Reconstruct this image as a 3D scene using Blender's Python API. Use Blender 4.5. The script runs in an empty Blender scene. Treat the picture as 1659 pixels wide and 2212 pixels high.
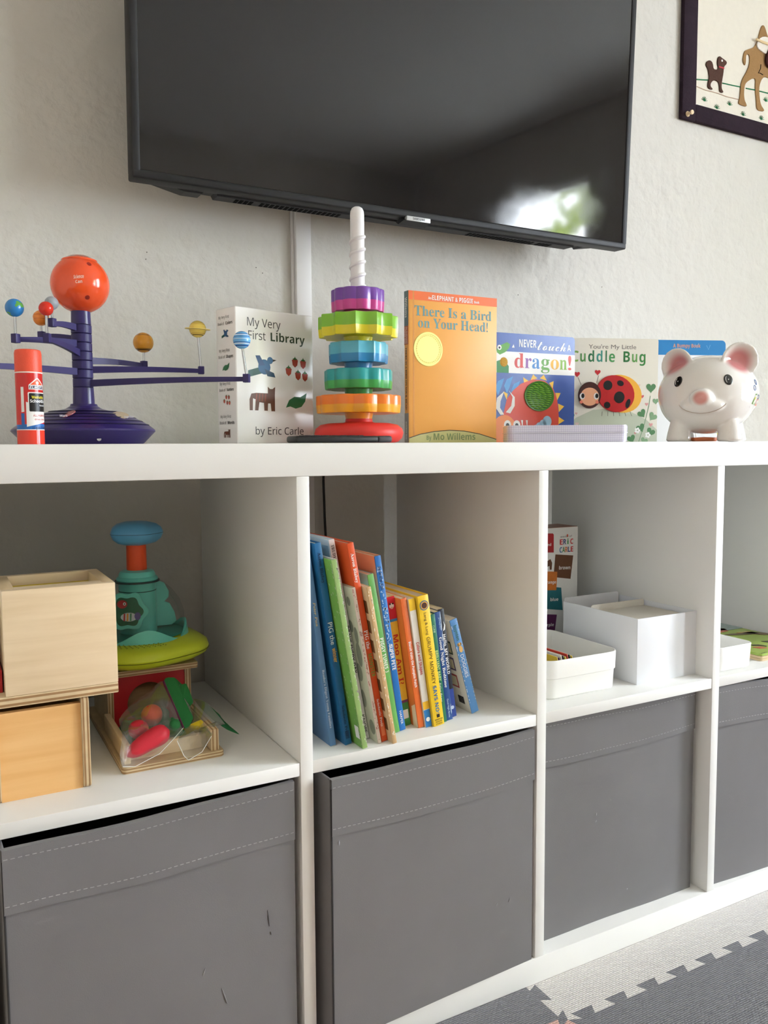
import bpy, bmesh, math, random
from mathutils import Vector, Matrix, noise

sc = bpy.context.scene
COL = sc.collection
R = math.radians
random.seed(7)

# ------------------------------------------------------------------ camera, world, light, exposure
def make_camera():
    yaw, pit, rol = R(28.575), R(-4.596), R(-0.37)
    f = Vector((math.sin(yaw)*math.cos(pit), math.cos(yaw)*math.cos(pit), math.sin(pit)))
    r0 = Vector((math.cos(yaw), -math.sin(yaw), 0)); u0 = r0.cross(f)
    r = math.cos(rol)*r0 + math.sin(rol)*u0; u = math.cos(rol)*u0 - math.sin(rol)*r0
    cd = bpy.data.cameras.new('camera'); cd.sensor_fit = 'VERTICAL'
    cd.sensor_height = 36; cd.lens = 36*1770.84/2212; cd.clip_start = .02
    c = bpy.data.objects.new('camera', cd); COL.objects.link(c)
    m = Matrix((r, u, -f)).transposed().to_4x4(); m.translation = (-.3669, -.8670, .7590)
    c.matrix_world = m; sc.camera = c
make_camera()

WINS = ((-3.22, -2.33, .45, 2.12), (-1.80, -1.00, .45, 2.12))   # windows in the right wall: y0, y1, z0, z1
ROOM = (-1.6, 3.0, -4.3, .42, 2.5)    # x0, x1, y0, y1, ceiling

w = bpy.data.worlds.new('sky'); sc.world = w; w.use_nodes = True
nt = w.node_tree; nt.nodes.clear()
out = nt.nodes.new('ShaderNodeOutputWorld'); bg = nt.nodes.new('ShaderNodeBackground')
tc = nt.nodes.new('ShaderNodeTexCoord'); nz = nt.nodes.new('ShaderNodeTexNoise'); rp = nt.nodes.new('ShaderNodeValToRGB')
nz.inputs['Scale'].default_value = 2.2; nz.inputs['Detail'].default_value = 6
rp.color_ramp.elements[0].position = .38; rp.color_ramp.elements[0].color = (.62, .80, 1, 1)
rp.color_ramp.elements[1].position = .60; rp.color_ramp.elements[1].color = (1, 1, 1, 1)
nt.links.new(tc.outputs['Generated'], nz.inputs['Vector']); nt.links.new(nz.outputs['Fac'], rp.inputs['Fac'])
nt.links.new(rp.outputs['Color'], bg.inputs['Color']); bg.inputs['Strength'].default_value = 16.0
nt.links.new(bg.outputs['Background'], out.inputs['Surface'])

def portal(name, y0, y1, z0, z1, x):
    l = bpy.data.lights.new(name, 'AREA'); l.shape = 'RECTANGLE'; l.size = y1-y0; l.size_y = z1-z0
    l.cycles.is_portal = True
    o = bpy.data.objects.new(name, l); COL.objects.link(o)
    o.location = (x, (y0+y1)/2, (z0+z1)/2); o.rotation_euler = (R(90), 0, R(90))   # faces -x
for q_ in WINS: portal('window_daylight_portal', *q_, ROOM[1]+.10)

sc.view_settings.view_transform = 'Standard'; sc.view_settings.look = 'None'
sc.view_settings.gamma = 1; sc.view_settings.use_curve_mapping = False
sc.view_settings.exposure = 1.08
sc.cycles.max_bounces = 8; sc.cycles.diffuse_bounces = 4; sc.cycles.transparent_max_bounces = 16
sc.cycles.sample_clamp_indirect = 6
sc.cycles.use_adaptive_sampling = True; sc.cycles.adaptive_threshold = .02

# ------------------------------------------------------------------ materials
def lin(c):
    def f(v):
        v /= 255.0
        return v/12.92 if v <= .04045 else ((v+.055)/1.055)**2.4
    return (f(c[0]), f(c[1]), f(c[2]), 1)
MATS = {}
def M(name, rgb, rough=.5, spec=.5, metal=0, coat=0, bump=None, vary=None, sheen=0):
    """bump=(scale,strength,detail)  vary=(scale,amount) colour mottling"""
    if name in MATS: return MATS[name]
    m = bpy.data.materials.new(name); m.use_nodes = True
    t = m.node_tree; b = t.nodes['Principled BSDF']
    b.inputs['Base Color'].default_value = lin(rgb); b.inputs['Roughness'].default_value = rough
    b.inputs['Specular IOR Level'].default_value = spec; b.inputs['Metallic'].default_value = metal
    b.inputs['Coat Weight'].default_value = coat; b.inputs['Coat Roughness'].default_value = .05
    if sheen: b.inputs['Sheen Weight'].default_value = sheen
    co = t.nodes.new('ShaderNodeTexCoord')
    if vary:
        n = t.nodes.new('ShaderNodeTexNoise'); n.inputs['Scale'].default_value = vary[0]; n.inputs['Detail'].default_value = 4
        h = t.nodes.new('ShaderNodeHueSaturation'); h.inputs['Color'].default_value = lin(rgb)
        mr = t.nodes.new('ShaderNodeMapRange'); mr.inputs['To Min'].default_value = 1-vary[1]; mr.inputs['To Max'].default_value = 1+vary[1]
        t.links.new(co.outputs['Object'], n.inputs['Vector']); t.links.new(n.outputs['Fac'], mr.inputs['Value'])
        t.links.new(mr.outputs['Result'], h.inputs['Value']); t.links.new(h.outputs['Color'], b.inputs['Base Color'])
    if bump:
        n = t.nodes.new('ShaderNodeTexNoise'); n.inputs['Scale'].default_value = bump[0]
        n.inputs['Detail'].default_value = bump[2] if len(bump) > 2 else 3
        bp = t.nodes.new('ShaderNodeBump'); bp.inputs['Strength'].default_value = bump[1]; bp.inputs['Distance'].default_value = .002
        t.links.new(co.outputs['Object'], n.inputs['Vector']); t.links.new(n.outputs['Fac'], bp.inputs['Height'])
        t.links.new(bp.outputs['Normal'], b.inputs['Normal'])
    MATS[name] = m
    return m
def P(rgb, rough=.35):                      # plain printed / plastic colour
    return M('print_%d_%d_%d_%d' % (*rgb, int(rough*100)), rgb, rough, .4)

def wood_mat(name, rgb, dark, axis=0, scale=1.0, rough=.5):
    m = bpy.data.materials.new(name); m.use_nodes = True; t = m.node_tree; b = t.nodes['Principled BSDF']
    co = t.nodes.new('ShaderNodeTexCoord'); mp = t.nodes.new('ShaderNodeMapping'); n = t.nodes.new('ShaderNodeTexNoise'); r = t.nodes.new('ShaderNodeValToRGB')
    s = [130*scale]*3; s[axis] = 9*scale; mp.inputs['Scale'].default_value = s
    n.inputs['Scale'].default_value = 1; n.inputs['Detail'].default_value = 5; n.inputs['Distortion'].default_value = .4
    r.color_ramp.elements[0].position = .3; r.color_ramp.elements[0].color = lin(dark)
    r.color_ramp.elements[1].position = .62; r.color_ramp.elements[1].color = lin(rgb)
    t.links.new(co.outputs['Object'], mp.inputs['Vector']); t.links.new(mp.outputs['Vector'], n.inputs['Vector'])
    t.links.new(n.outputs['Fac'], r.inputs['Fac']); t.links.new(r.outputs['Color'], b.inputs['Base Color'])
    b.inputs['Roughness'].default_value = rough
    return m
def ply_mat(name, axis, layers=5, light=(226, 200, 158), dark=(168, 128, 84)):
    """birch plywood: the layers show as stripes across the thickness (Generated coordinate along axis)"""
    m = bpy.data.materials.new(name); m.use_nodes = True; t = m.node_tree; b = t.nodes['Principled BSDF']
    co = t.nodes.new('ShaderNodeTexCoord'); sp = t.nodes.new('ShaderNodeSeparateXYZ'); mu = t.nodes.new('ShaderNodeMath'); sn = t.nodes.new('ShaderNodeMath')
    mu.operation = 'MULTIPLY'; mu.inputs[1].default_value = math.pi*2*(layers-1)/2; sn.operation = 'COSINE'
    r = t.nodes.new('ShaderNodeValToRGB'); mr = t.nodes.new('ShaderNodeMapRange'); mr.inputs['From Min'].default_value = -1
    nz = t.nodes.new('ShaderNodeTexNoise'); nz.inputs['Scale'].default_value = 60; mx = t.nodes.new('ShaderNodeMixRGB'); mx.blend_type = 'MULTIPLY'; mx.inputs['Fac'].default_value = .35
    r.color_ramp.elements[0].position = .25; r.color_ramp.elements[0].color = lin(dark); r.color_ramp.elements[1].position = .55; r.color_ramp.elements[1].color = lin(light)
    t.links.new(co.outputs['Generated'], sp.inputs['Vector']); t.links.new(sp.outputs['XYZ'[axis]], mu.inputs[0]); t.links.new(mu.outputs[0], sn.inputs[0])
    t.links.new(sn.outputs[0], mr.inputs['Value']); t.links.new(mr.outputs['Result'], r.inputs['Fac'])
    t.links.new(co.outputs['Object'], nz.inputs['Vector']); t.links.new(r.outputs['Color'], mx.inputs['Color1']); t.links.new(nz.outputs['Fac'], mx.inputs['Color2'])
    t.links.new(mx.outputs['Color'], b.inputs['Base Color']); b.inputs['Roughness'].default_value = .5
    return m
def clear_mat(name, tint=(255, 255, 255), gloss=.1, rough=.05, haze=0.0, cap=1.0):
    """thin clear plastic or window glass: transparent sheet with a weak reflection and a little milkiness"""
    m = bpy.data.materials.new(name); m.use_nodes = True; t = m.node_tree; t.nodes.clear()
    o = t.nodes.new('ShaderNodeOutputMaterial'); tr = t.nodes.new('ShaderNodeBsdfTransparent'); gl = t.nodes.new('ShaderNodeBsdfGlossy')
    df = t.nodes.new('ShaderNodeBsdfDiffuse'); m1 = t.nodes.new('ShaderNodeMixShader'); m2 = t.nodes.new('ShaderNodeMixShader'); fr = t.nodes.new('ShaderNodeLayerWeight')
    tr.inputs['Color'].default_value = lin(tint); gl.inputs['Roughness'].default_value = rough; df.inputs['Color'].default_value = lin(tint)
    fr.inputs['Blend'].default_value = gloss
    m1.inputs['Fac'].default_value = haze
    t.links.new(tr.outputs[0], m1.inputs[1]); t.links.new(df.outputs[0], m1.inputs[2])
    mu = t.nodes.new('ShaderNodeMath'); mu.operation = 'MINIMUM'; mu.inputs[1].default_value = cap
    t.links.new(fr.outputs['Fresnel'], mu.inputs[0]); t.links.new(mu.outputs[0], m2.inputs['Fac']); t.links.new(m1.outputs[0], m2.inputs[1]); t.links.new(gl.outputs[0], m2.inputs[2])
    t.links.new(m2.outputs[0], o.inputs['Surface'])
    return m

# ------------------------------------------------------------------ geometry helpers
class G:
    """collects shapes into one mesh"""
    def __init__(s): s.bm = bmesh.new()
    def box(s, c, size, bevel=0, seg=2, rot=None):
        r = bmesh.ops.create_cube(s.bm, size=1)
        vs = r['verts']
        bmesh.ops.scale(s.bm, vec=size, verts=vs)
        if bevel:
            es = list({e for v in vs for e in v.link_edges})
            rb = bmesh.ops.bevel(s.bm, geom=es, offset=bevel, segments=seg, affect='EDGES', profile=.5)
            vs = list({v for v in rb['verts']} | {v for v in vs if v.is_valid})
        if rot: bmesh.ops.rotate(s.bm, verts=vs, matrix=rot)
        bmesh.ops.translate(s.bm, vec=c, verts=vs)
        return s
    def b2(s, x0, x1, y0, y1, z0, z1, bevel=0, seg=2):
        return s.box(((x0+x1)/2, (y0+y1)/2, (z0+z1)/2), (x1-x0, y1-y0, z1-z0), bevel, seg)
    def prism(s, pts, a, b, plane='xz', bevel=0):
        """polygon extruded between a and b along the third axis"""
        def mp(p, k):
            return {'xz': (p[0], k, p[1]), 'xy': (p[0], p[1], k), 'yz': (k, p[0], p[1])}[plane]
        va = [s.bm.verts.new(mp(p, a)) for p in pts]; vb = [s.bm.verts.new(mp(p, b)) for p in pts]
        n = len(pts); fs = [s.bm.faces.new(va), s.bm.faces.new(vb[::-1])]
        for i in range(n): fs.append(s.bm.faces.new((va[i], vb[i], vb[(i+1) % n], va[(i+1) % n])))
        bmesh.ops.recalc_face_normals(s.bm, faces=fs)
        if bevel:
            es = list({e for f in fs[:2] for e in f.edges})
            bmesh.ops.bevel(s.bm, geom=es, offset=bevel, segments=2, affect='EDGES')
        return s
    def flat(s, pts, k=0, plane='xz'):
        mp = {'xz': lambda p: (p[0], k, p[1]), 'xy': lambda p: (p[0], p[1], k), 'yz': lambda p: (k, p[0], p[1])}[plane]
        s.bm.faces.new([s.bm.verts.new(mp(p)) for p in pts]); return s
    def lathe(s, prof, seg=40, c=(0, 0, 0), fn=None, tilt=None):
        rings = []; allv = []
        for i, (r, z) in enumerate(prof):
            if r <= 1e-6:
                v = s.bm.verts.new((0, 0, z)); rings.append([v]); allv.append(v)
            else:
                ring = []
                for k in range(seg):
                    a = 2*math.pi*k/seg; q = r*(fn(a, r, z) if fn else 1)
                    ring.append(s.bm.verts.new((q*math.cos(a), q*math.sin(a), z)))
                rings.append(ring); allv += ring
        fs = []
        for A, B in zip(rings, rings[1:]):
            if len(A) == 1 and len(B) == 1: continue
            for k in range(seg):
                k2 = (k+1) % seg
                if len(A) == 1: fs.append(s.bm.faces.new((A[0], B[k], B[k2])))
                elif len(B) == 1: fs.append(s.bm.faces.new((A[k], B[0], A[k2])))
                else: fs.append(s.bm.faces.new((A[k], B[k], B[k2], A[k2])))
        bmesh.ops.recalc_face_normals(s.bm, faces=fs)
        if tilt: bmesh.ops.transform(s.bm, matrix=tilt, verts=allv)
        bmesh.ops.translate(s.bm, vec=c, verts=allv)
        return s
    def sphere(s, c, r, seg=28, rings=16, rot=None):
        if not hasattr(r, '__len__'): r = (r, r, r)
        q = bmesh.ops.create_uvsphere(s.bm, u_segments=seg, v_segments=rings, radius=1)['verts']
        bmesh.ops.scale(s.bm, vec=r, verts=q)
        if rot: bmesh.ops.transform(s.bm, matrix=rot, verts=q)
        bmesh.ops.translate(s.bm, vec=c, verts=q); return s
    def tube(s, pts, r, seg=8, cap=True):
        pts = [Vector(p) for p in pts]; n = len(pts); rr = r if hasattr(r, '__len__') else [r]*n
        rings = []; up = None
        for i, p in enumerate(pts):
            d = (pts[min(i+1, n-1)]-pts[max(i-1, 0)]).normalized()
            if up is None: up = d.orthogonal().normalized()
            up = (up-d*up.dot(d)).normalized(); sd = d.cross(up)
            rings.append([s.bm.verts.new(p+rr[i]*(math.cos(2*math.pi*k/seg)*up+math.sin(2*math.pi*k/seg)*sd)) for k in range(seg)])
        fs = []
        for A, B in zip(rings, rings[1:]):
            for k in range(seg): fs.append(s.bm.faces.new((A[k], A[(k+1) % seg], B[(k+1) % seg], B[k])))
        if cap: fs += [s.bm.faces.new(rings[0][::-1]), s.bm.faces.new(rings[-1])]
        bmesh.ops.recalc_face_normals(s.bm, faces=fs); return s
    def cyl(s, a, b, r, seg=24, r2=None): return s.tube([a, b], [r, r if r2 is None else r2], seg)
    def grid(s, nx, ny, fn):
        vs = [[s.bm.verts.new(fn(i/nx, j/ny)) for i in range(nx+1)] for j in range(ny+1)]
        for j in range(ny):
            for i in range(nx): s.bm.faces.new((vs[j][i], vs[j][i+1], vs[j+1][i+1], vs[j+1][i]))
        return s
    def ribbon(s, pts, width, k=0, plane='xz'):
        """flat stroke of given width"""
        mp = {'xz': lambda p: (p[0], k, p[1]), 'xy': lambda p: (p[0], p[1], k), 'yz': lambda p: (k, p[0], p[1])}[plane]
        n = len(pts); L = []; Rr = []
        for i, p in enumerate(pts):
            a = pts[max(i-1, 0)]; b = pts[min(i+1, n-1)]; dx, dy = b[0]-a[0], b[1]-a[1]; l = math.hypot(dx, dy) or 1
            nx, ny = -dy/l*width/2, dx/l*width/2
            L.append(s.bm.verts.new(mp((p[0]+nx, p[1]+ny)))); Rr.append(s.bm.verts.new(mp((p[0]-nx, p[1]-ny))))
        for i in range(n-1): s.bm.faces.new((L[i], Rr[i], Rr[i+1], L[i+1]))
        return s
    def mesh(s, name, smooth=None):
        me = bpy.data.meshes.new(name); s.bm.to_mesh(me); s.bm.free()
        if smooth is not None:
            me.polygons.foreach_set('use_smooth', [True]*len(me.polygons)); me.set_sharp_from_angle(angle=R(smooth))
        return me
    def obj(s, name, mat, parent=None, loc=None, rot=None, smooth=35):
        return link(name, s.mesh(name, smooth), mat, parent, loc, rot)

def link(name, me, mat, parent=None, loc=None, rot=None):
    o = bpy.data.objects.new(name, me); COL.objects.link(o)
    if mat is not None:
        for m_ in (mat if isinstance(mat, (list, tuple)) else [mat]): me.materials.append(m_)
    if parent: o.parent = parent
    if loc is not None: o.location = loc
    if rot is not None: o.rotation_euler = rot
    return o
def thing(name, label, cat, loc=(0, 0, 0), rot=(0, 0, 0), group=None):
    o = bpy.data.objects.new(name, None); COL.objects.link(o); o.empty_display_size = .02
    o.location = loc; o.rotation_euler = rot; return tag(o, label, cat, group)
def tag(o, label, cat, group=None):
    o['label'] = label; o['category'] = cat
    if group: o['group'] = group
    return o
def struct(o, label=None):
    o['kind'] = 'structure'
    if label: o['label'] = label
    return o
def arc(cx, cz, r, a0=0, a1=360, n=24, rz=None):
    rz = r if rz is None else rz
    m = n if abs(a1-a0) >= 360 else n+1
    return [(cx+r*math.cos(R(a0+(a1-a0)*i/n)), cz+rz*math.sin(R(a0+(a1-a0)*i/n))) for i in range(m)]
def rrect(x0, x1, z0, z1, r, n=5):
    p = []
    for cx, cz, a in ((x1-r, z0+r, -90), (x1-r, z1-r, 0), (x0+r, z1-r, 90), (x0+r, z0+r, 180)):
        p += [(cx+r*math.cos(R(a+90*i/n)), cz+r*math.sin(R(a+90*i/n))) for i in range(n+1)]
    return p

# ------------------------------------------------------------------ lettering (flat print, built as thin meshes)
STY = {'serif': (0x1D400, 0x1D41A), 'sansb': (0x1D5D4, 0x1D5EE), 'sans': (0x1D5A0, 0x1D5BA), 'ital': (0x1D468, 0x1D482), 'sansi': (0x1D63C, 0x1D656), 'script': (0x1D4D0, 0x1D4EA)}
def styled(s, st):
    if not st: return s
    A, a = STY[st]; o = ''
    for ch in s:
        if 'A' <= ch <= 'Z': o += chr(A+ord(ch)-65)
        elif 'a' <= ch <= 'z': o += chr(a+ord(ch)-97)
        else: o += ch
    return o
FR = {  # columns: text right, text up, facing
 'front': ((1, 0, 0), (0, 0, 1), (0, -1, 0)), 'front_down': ((0, 0, -1), (1, 0, 0), (0, -1, 0)),
 'left': ((0, -1, 0), (0, 0, 1), (-1, 0, 0)), 'left_down': ((0, 0, -1), (0, -1, 0), (-1, 0, 0)), 'top': ((1, 0, 0), (0, 1, 0), (0, 0, 1))}
def text_mesh(s, height, width=None, style=None, bold=0, align='LEFT', shear=0):
    """letters with capital height `height`; stretched to `width` when given"""
    c = bpy.data.curves.new('lettering', 'FONT'); c.body = styled(s, style); c.size = 1; c.resolution_u = 3
    c.offset = bold; c.shear = shear
    o = bpy.data.objects.new('lettering', c); me = bpy.data.meshes.new_from_object(o)
    bpy.data.objects.remove(o); bpy.data.curves.remove(c); me.name = 'lettering'
    xs = [v.co.x for v in me.vertices] or [0, 1]
    x0, x1 = min(xs), max(xs); sy = height/.70; sx = sy if width is None else width/max(x1-x0, 1e-6)
    w_ = (x1-x0)*sx; off = {'LEFT': 0, 'CENTER': -w_/2, 'RIGHT': -w_}[align]
    for v in me.vertices: v.co.x = (v.co.x-x0)*sx+off; v.co.y *= sy
    me.materials.clear()
    return me
def txt(parent, s, loc, height, mat, frame='front', width=None, style=None, bold=0, align='LEFT', shear=0, name='lettering', roll=0):
    me = text_mesh(s, height, width, style, bold, align, shear)
    o = link(name, me, mat, parent)
    A = Matrix(FR[frame]).transposed().to_4x4() @ Matrix.Rotation(R(roll), 4, 'Z')
    A.translation = loc; o.matrix_local = A
    return o
def wrap_cyl(me, r):
    for v in me.vertices:
        a = v.co.x/r; v.co = Vector((r*math.sin(a), -r*math.cos(a), v.co.y))
# ------------------------------------------------------------------ the room
X0, X1, Y0, YW, ZC = ROOM
ZF = -.012
def wall_mat():
    m = M('painted_wall', (209, 206, 198), .75, .25); t = m.node_tree; b = t.nodes['Principled BSDF']
    co = t.nodes.new('ShaderNodeTexCoord'); n1 = t.nodes.new('ShaderNodeTexNoise'); n2 = t.nodes.new('ShaderNodeTexNoise'); n3 = t.nodes.new('ShaderNodeTexNoise')
    n1.inputs['Scale'].default_value = 42; n1.inputs['Detail'].default_value = 4; n1.inputs['Roughness'].default_value = .5; n1.inputs['Distortion'].default_value = .15
    n2.inputs['Scale'].default_value = 16; n2.inputs['Detail'].default_value = 3
    ad = t.nodes.new('ShaderNodeMath'); ad.operation = 'MULTIPLY_ADD'; ad.inputs[1].default_value = .8
    bp = t.nodes.new('ShaderNodeBump'); bp.inputs['Strength'].default_value = .7; bp.inputs['Distance'].default_value = .006
    for n in (n1, n2): t.links.new(co.outputs['Object'], n.inputs['Vector'])
    t.links.new(n1.outputs['Fac'], ad.inputs[0]); t.links.new(n2.outputs['Fac'], ad.inputs[2]); t.links.new(ad.outputs[0], bp.inputs['Height'])
    t.links.new(bp.outputs['Normal'], b.inputs['Normal'])
    return m
WALL = wall_mat()
PLAIN = M('room_paint', (198, 188, 174), .8, .2)
wb = struct(G().b2(X0-.1, X1+.1, YW, YW+.1, ZF-.1, ZC+.1).obj('wall_back', WALL, smooth=None), 'off-white textured plaster wall behind the shelf')
hole = M('nail_hole', (104, 98, 92), .9)
for x, z in ((-.0727, 1.0543), (-.0744, 1.0438), (.1011, 1.0483), (.112, 1.0405), (.6311, 1.0477), (.8453, 1.0809)):
    G().lathe([(0, 0), (.0008, 0), (.0008, .0008), (0, .0008)], 8, tilt=Matrix.Rotation(R(90), 4, 'X')).obj('nail_hole', hole, wb, (x, YW, z))
struct(G().b2(X0-.1, X0, Y0, YW, ZF-.1, ZC+.1).obj('wall_left', M('left_wall_paint', (240, 229, 212), .8, .2), smooth=None))
struct(G().b2(X0-.1, X1+.1, Y0-.1, Y0, ZF-.1, ZC+.1).obj('wall_front', PLAIN, smooth=None))
g = G(); (wa0, wa1, wz0, wz1), (wb0, wb1, _, _) = WINS
for p_, q_ in ((Y0, wa0), (wa1, wb0), (wb1, YW)): g.b2(X1, X1+.12, p_, q_, ZF-.1, ZC+.1)
for p_, q_ in ((wa0, wa1), (wb0, wb1)): g.b2(X1, X1+.12, p_, q_, ZF-.1, wz0); g.b2(X1, X1+.12, p_, q_, wz1, ZC+.1)
struct(g.obj('wall_right', PLAIN, smooth=None))
struct(G().b2(X0-.1, X1+.2, Y0-.1, YW+.1, ZC, ZC+.1).obj('ceiling', M('ceiling_paint', (244, 243, 239), .85, .2), smooth=None))
struct(G().b2(X0-.1, X1+.2, Y0-.1, YW+.1, ZF-.1, ZF).obj('floor', wood_mat('floor_wood', (150, 120, 92), (120, 92, 66), 0, .3), smooth=None), 'light wooden floor under the foam mat')
WF = M('window_frame_paint', (240, 240, 238), .4)
GLASS = clear_mat('window_glass', (250, 252, 255), .05, .0)
for i_, (y0, y1, z0, z1) in enumerate(WINS):
    wf = bpy.data.objects.new('window_%d' % (i_+1), None); COL.objects.link(wf); struct(wf, ('white framed window mirrored in the television', 'white framed window nearer the shelf')[i_])
    for nm, q in (('frame_rail', (y0, y1, z0, z0+.04)), ('frame_rail', (y0, y1, z1-.04, z1)), ('frame_stile', (y0, y0+.04, z0+.04, z1-.04)), ('frame_stile', (y1-.04, y1, z0+.04, z1-.04)), ('meeting_rail', (y0+.04, y1-.04, 1.20, 1.24))):
        G().b2(X1+.03, X1+.08, *q).obj(nm, WF, wf, smooth=None)
    for c, d in ((z0+.04, 1.20), (1.24, z1-.04)): G().b2(X1+.05, X1+.054, y0+.04, y1-.04, c, d).obj('pane', GLASS, wf, smooth=None)
# outside
struct(G().b2(X1+.2, X1+40, -40, 30, -.6, -.5).obj('ground', M('pale_bounce_ground', (205, 201, 192), .9, .1, vary=(3, .3)), smooth=None), 'unseen ground outside the window, made pale to bounce daylight indoors')  # unseen ground, given a pale concrete tone to bounce daylight up to the ceiling
tr = thing('garden_tree', 'leafy green garden tree outside the window, mirrored in the television', 'tree', (10.4, -9.85, -.5))
G().tube([(0, 0, 0), (.1, .05, 1.2), (0, .1, 2.6), (.1, 0, 4)], [.22, .17, .13, .06], 10).obj('trunk', M('bark', (94, 74, 56), .9, .1, bump=(20, 1)), tr)
g = G(); rnd = random.Random(3)
for i in range(700):
    a, b, q = rnd.uniform(0, 6.28), rnd.uniform(-1, 1), rnd.random()**.4
    c = Vector((1.35*q*math.cos(a)*math.sqrt(1-b*b), 1.35*q*math.sin(a)*math.sqrt(1-b*b), 4.4+2.6*q*b))
    d = Vector((rnd.uniform(-1, 1), rnd.uniform(-1, 1), rnd.uniform(-1, 1))).normalized(); e = d.orthogonal().normalized(); s = rnd.uniform(.12, .26)
    g.bm.faces.new([g.bm.verts.new(c+k) for k in (d*s, e*s*.45, -d*s, -e*s*.45)])
o = g.obj('foliage', M('leaf_green', (150, 165, 62), .6, .3, vary=(4, .3)), tr, smooth=None); o['kind'] = 'stuff'

# ------------------------------------------------------------------ foam mat tiles
def foam(name, rgb):
    m = M(name, rgb, .7, .25); t = m.node_tree; b = t.nodes['Principled BSDF']
    co = t.nodes.new('ShaderNodeTexCoord'); mp = t.nodes.new('ShaderNodeMapping'); br = t.nodes.new('ShaderNodeTexBrick'); bp = t.nodes.new('ShaderNodeBump')
    mp.inputs['Scale'].default_value = (1, 1, 1); mp.inputs['Rotation'].default_value = (0, 0, R(0))
    br.inputs['Scale'].default_value = 1; br.inputs['Brick Width'].default_value = .0062; br.inputs['Row Height'].default_value = .0031
    br.inputs['Mortar Size'].default_value = .0009; br.inputs['Mortar Smooth'].default_value = 1.0
    br.inputs['Color1'].default_value = (1, 1, 1, 1); br.inputs['Color2'].default_value = (1, 1, 1, 1); br.inputs['Mortar'].default_value = (0, 0, 0, 1)
    bp.inputs['Strength'].default_value = .9; bp.inputs['Distance'].default_value = .0012
    t.links.new(co.outputs['Object'], mp.inputs['Vector']); t.links.new(mp.outputs['Vector'], br.inputs['Vector'])
    t.links.new(br.outputs['Color'], bp.inputs['Height']); t.links.new(bp.outputs['Normal'], b.inputs['Normal'])
    return m
FGREY = foam('foam_dark_grey', (136, 136, 140)); FLIGHT = foam('foam_light', (230, 225, 220)); FPINK = foam('foam_pink', (226, 184, 172))
PIT = .0592; XB, YB = .335, -.0785; TL = PIT*10
def border(p0, d, n=10, teeth=True):
    """shared jigsaw edge from p0 along direction d (unit axis)"""
    nx, ny = -d[1], d[0]; pts = [p0]
    if teeth:
        for i in range(n):
            c = (i+.5)*PIT
            for s_, h in ((c-.19*PIT, -.0072), (c-.31*PIT, .0072), (c+.31*PIT, .0072), (c+.19*PIT, -.0072)):
                pts.append((p0[0]+d[0]*s_+nx*h, p0[1]+d[1]*s_+ny*h))
    pts.append((p0[0]+d[0]*n*PIT, p0[1]+d[1]*n*PIT)); return pts
def tile(ix, iy, mat, label):
    x, y = XB+ix*TL, YB+iy*TL
    bot = border((x, y), (1, 0)); top = border((x, y+TL), (1, 0), teeth=iy < 0); left = border((x, y), (0, 1)); right = border((x+TL, y), (0, 1))
    pts = bot[:-1]+right[:-1]+top[::-1][:-1]+left[::-1][:-1]
    o = G().prism(pts, ZF, 0, 'xy').obj('foam_mat_tile', mat, smooth=None)
    tag(o, label, 'mat', 'interlocking foam floor tiles')
tile(0, 0, FLIGHT, 'pale foam floor tile with jigsaw edge, lying partly under the shelf')
tile(0, -1, FGREY, 'dark grey foam floor tile in front of the pale tile, lower right corner')
tile(-1, 0, FGREY, 'dark grey foam floor tile along the shelf base, left of the pale tile')
tile(-1, -1, FPINK, 'pink foam floor tile, only its tip showing at the bottom edge')

# ------------------------------------------------------------------ cube shelf
WHITE = M('white_foil', (238, 237, 233), .38, .4, bump=(180, .03))
sh = thing('cube_shelf', 'white open cube shelf unit with eight square compartments', 'shelf')
XS = [-.3435, -.008, .343, .694, 1.0455]
D = .39; T = .763; S = .3895
G().b2(-.3815, 1.0835, 0, D, .725, T, .0012).obj('top_panel', WHITE, sh)
G().b2(-.3815, 1.0835, 0, D, 0, .038, .0012).obj('bottom_panel', WHITE, sh)
G().b2(-.3815, -.3435, 0, D, .038, .725, .0012).obj('side_panel', WHITE, sh)
G().b2(1.0455, 1.0835, 0, D, .038, .725, .0012).obj('side_panel', WHITE, sh)
for x in (-.008, .343, .694): G().b2(x, x+.016, .0, D, .038, .725, .0008).obj('divider', WHITE, sh)
for x in (-.3435, .008, .359, .710): G().b2(x, x+.335, .001, D, .3735, S, .0008).obj('shelf_board', WHITE, sh)

# ------------------------------------------------------------------ fabric storage boxes
def fabric_mat():
    m = M('grey_fabric', (116, 114, 114), .85, .15, sheen=.2, vary=(14, .05)); t = m.node_tree; b = t.nodes['Principled BSDF']
    co = t.nodes.new('ShaderNodeTexCoord'); n = t.nodes.new('ShaderNodeTexNoise'); n2 = t.nodes.new('ShaderNodeTexNoise'); bp = t.nodes.new('ShaderNodeBump'); b2 = t.nodes.new('ShaderNodeBump')
    n.inputs['Scale'].default_value = 900; n2.inputs['Scale'].default_value = 11; n2.inputs['Detail'].default_value = 2
    bp.inputs['Strength'].default_value = .25; bp.inputs['Distance'].default_value = .0006; b2.inputs['Strength'].default_value = .35; b2.inputs['Distance'].default_value = .008
    t.links.new(co.outputs['Object'], n.inputs['Vector']); t.links.new(co.outputs['Object'], n2.inputs['Vector'])
    t.links.new(n2.outputs['Fac'], b2.inputs['Height']); t.links.new(n.outputs['Fac'], bp.inputs['Height']); t.links.new(b2.outputs['Normal'], bp.inputs['Normal'])
    t.links.new(bp.outputs['Normal'], b.inputs['Normal'])
    return m
FAB = fabric_mat(); STI = M('stitch_thread', (168, 166, 164), .8, .1); SEAM = M('seam_dark', (66, 65, 65), .9, .1)
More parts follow.
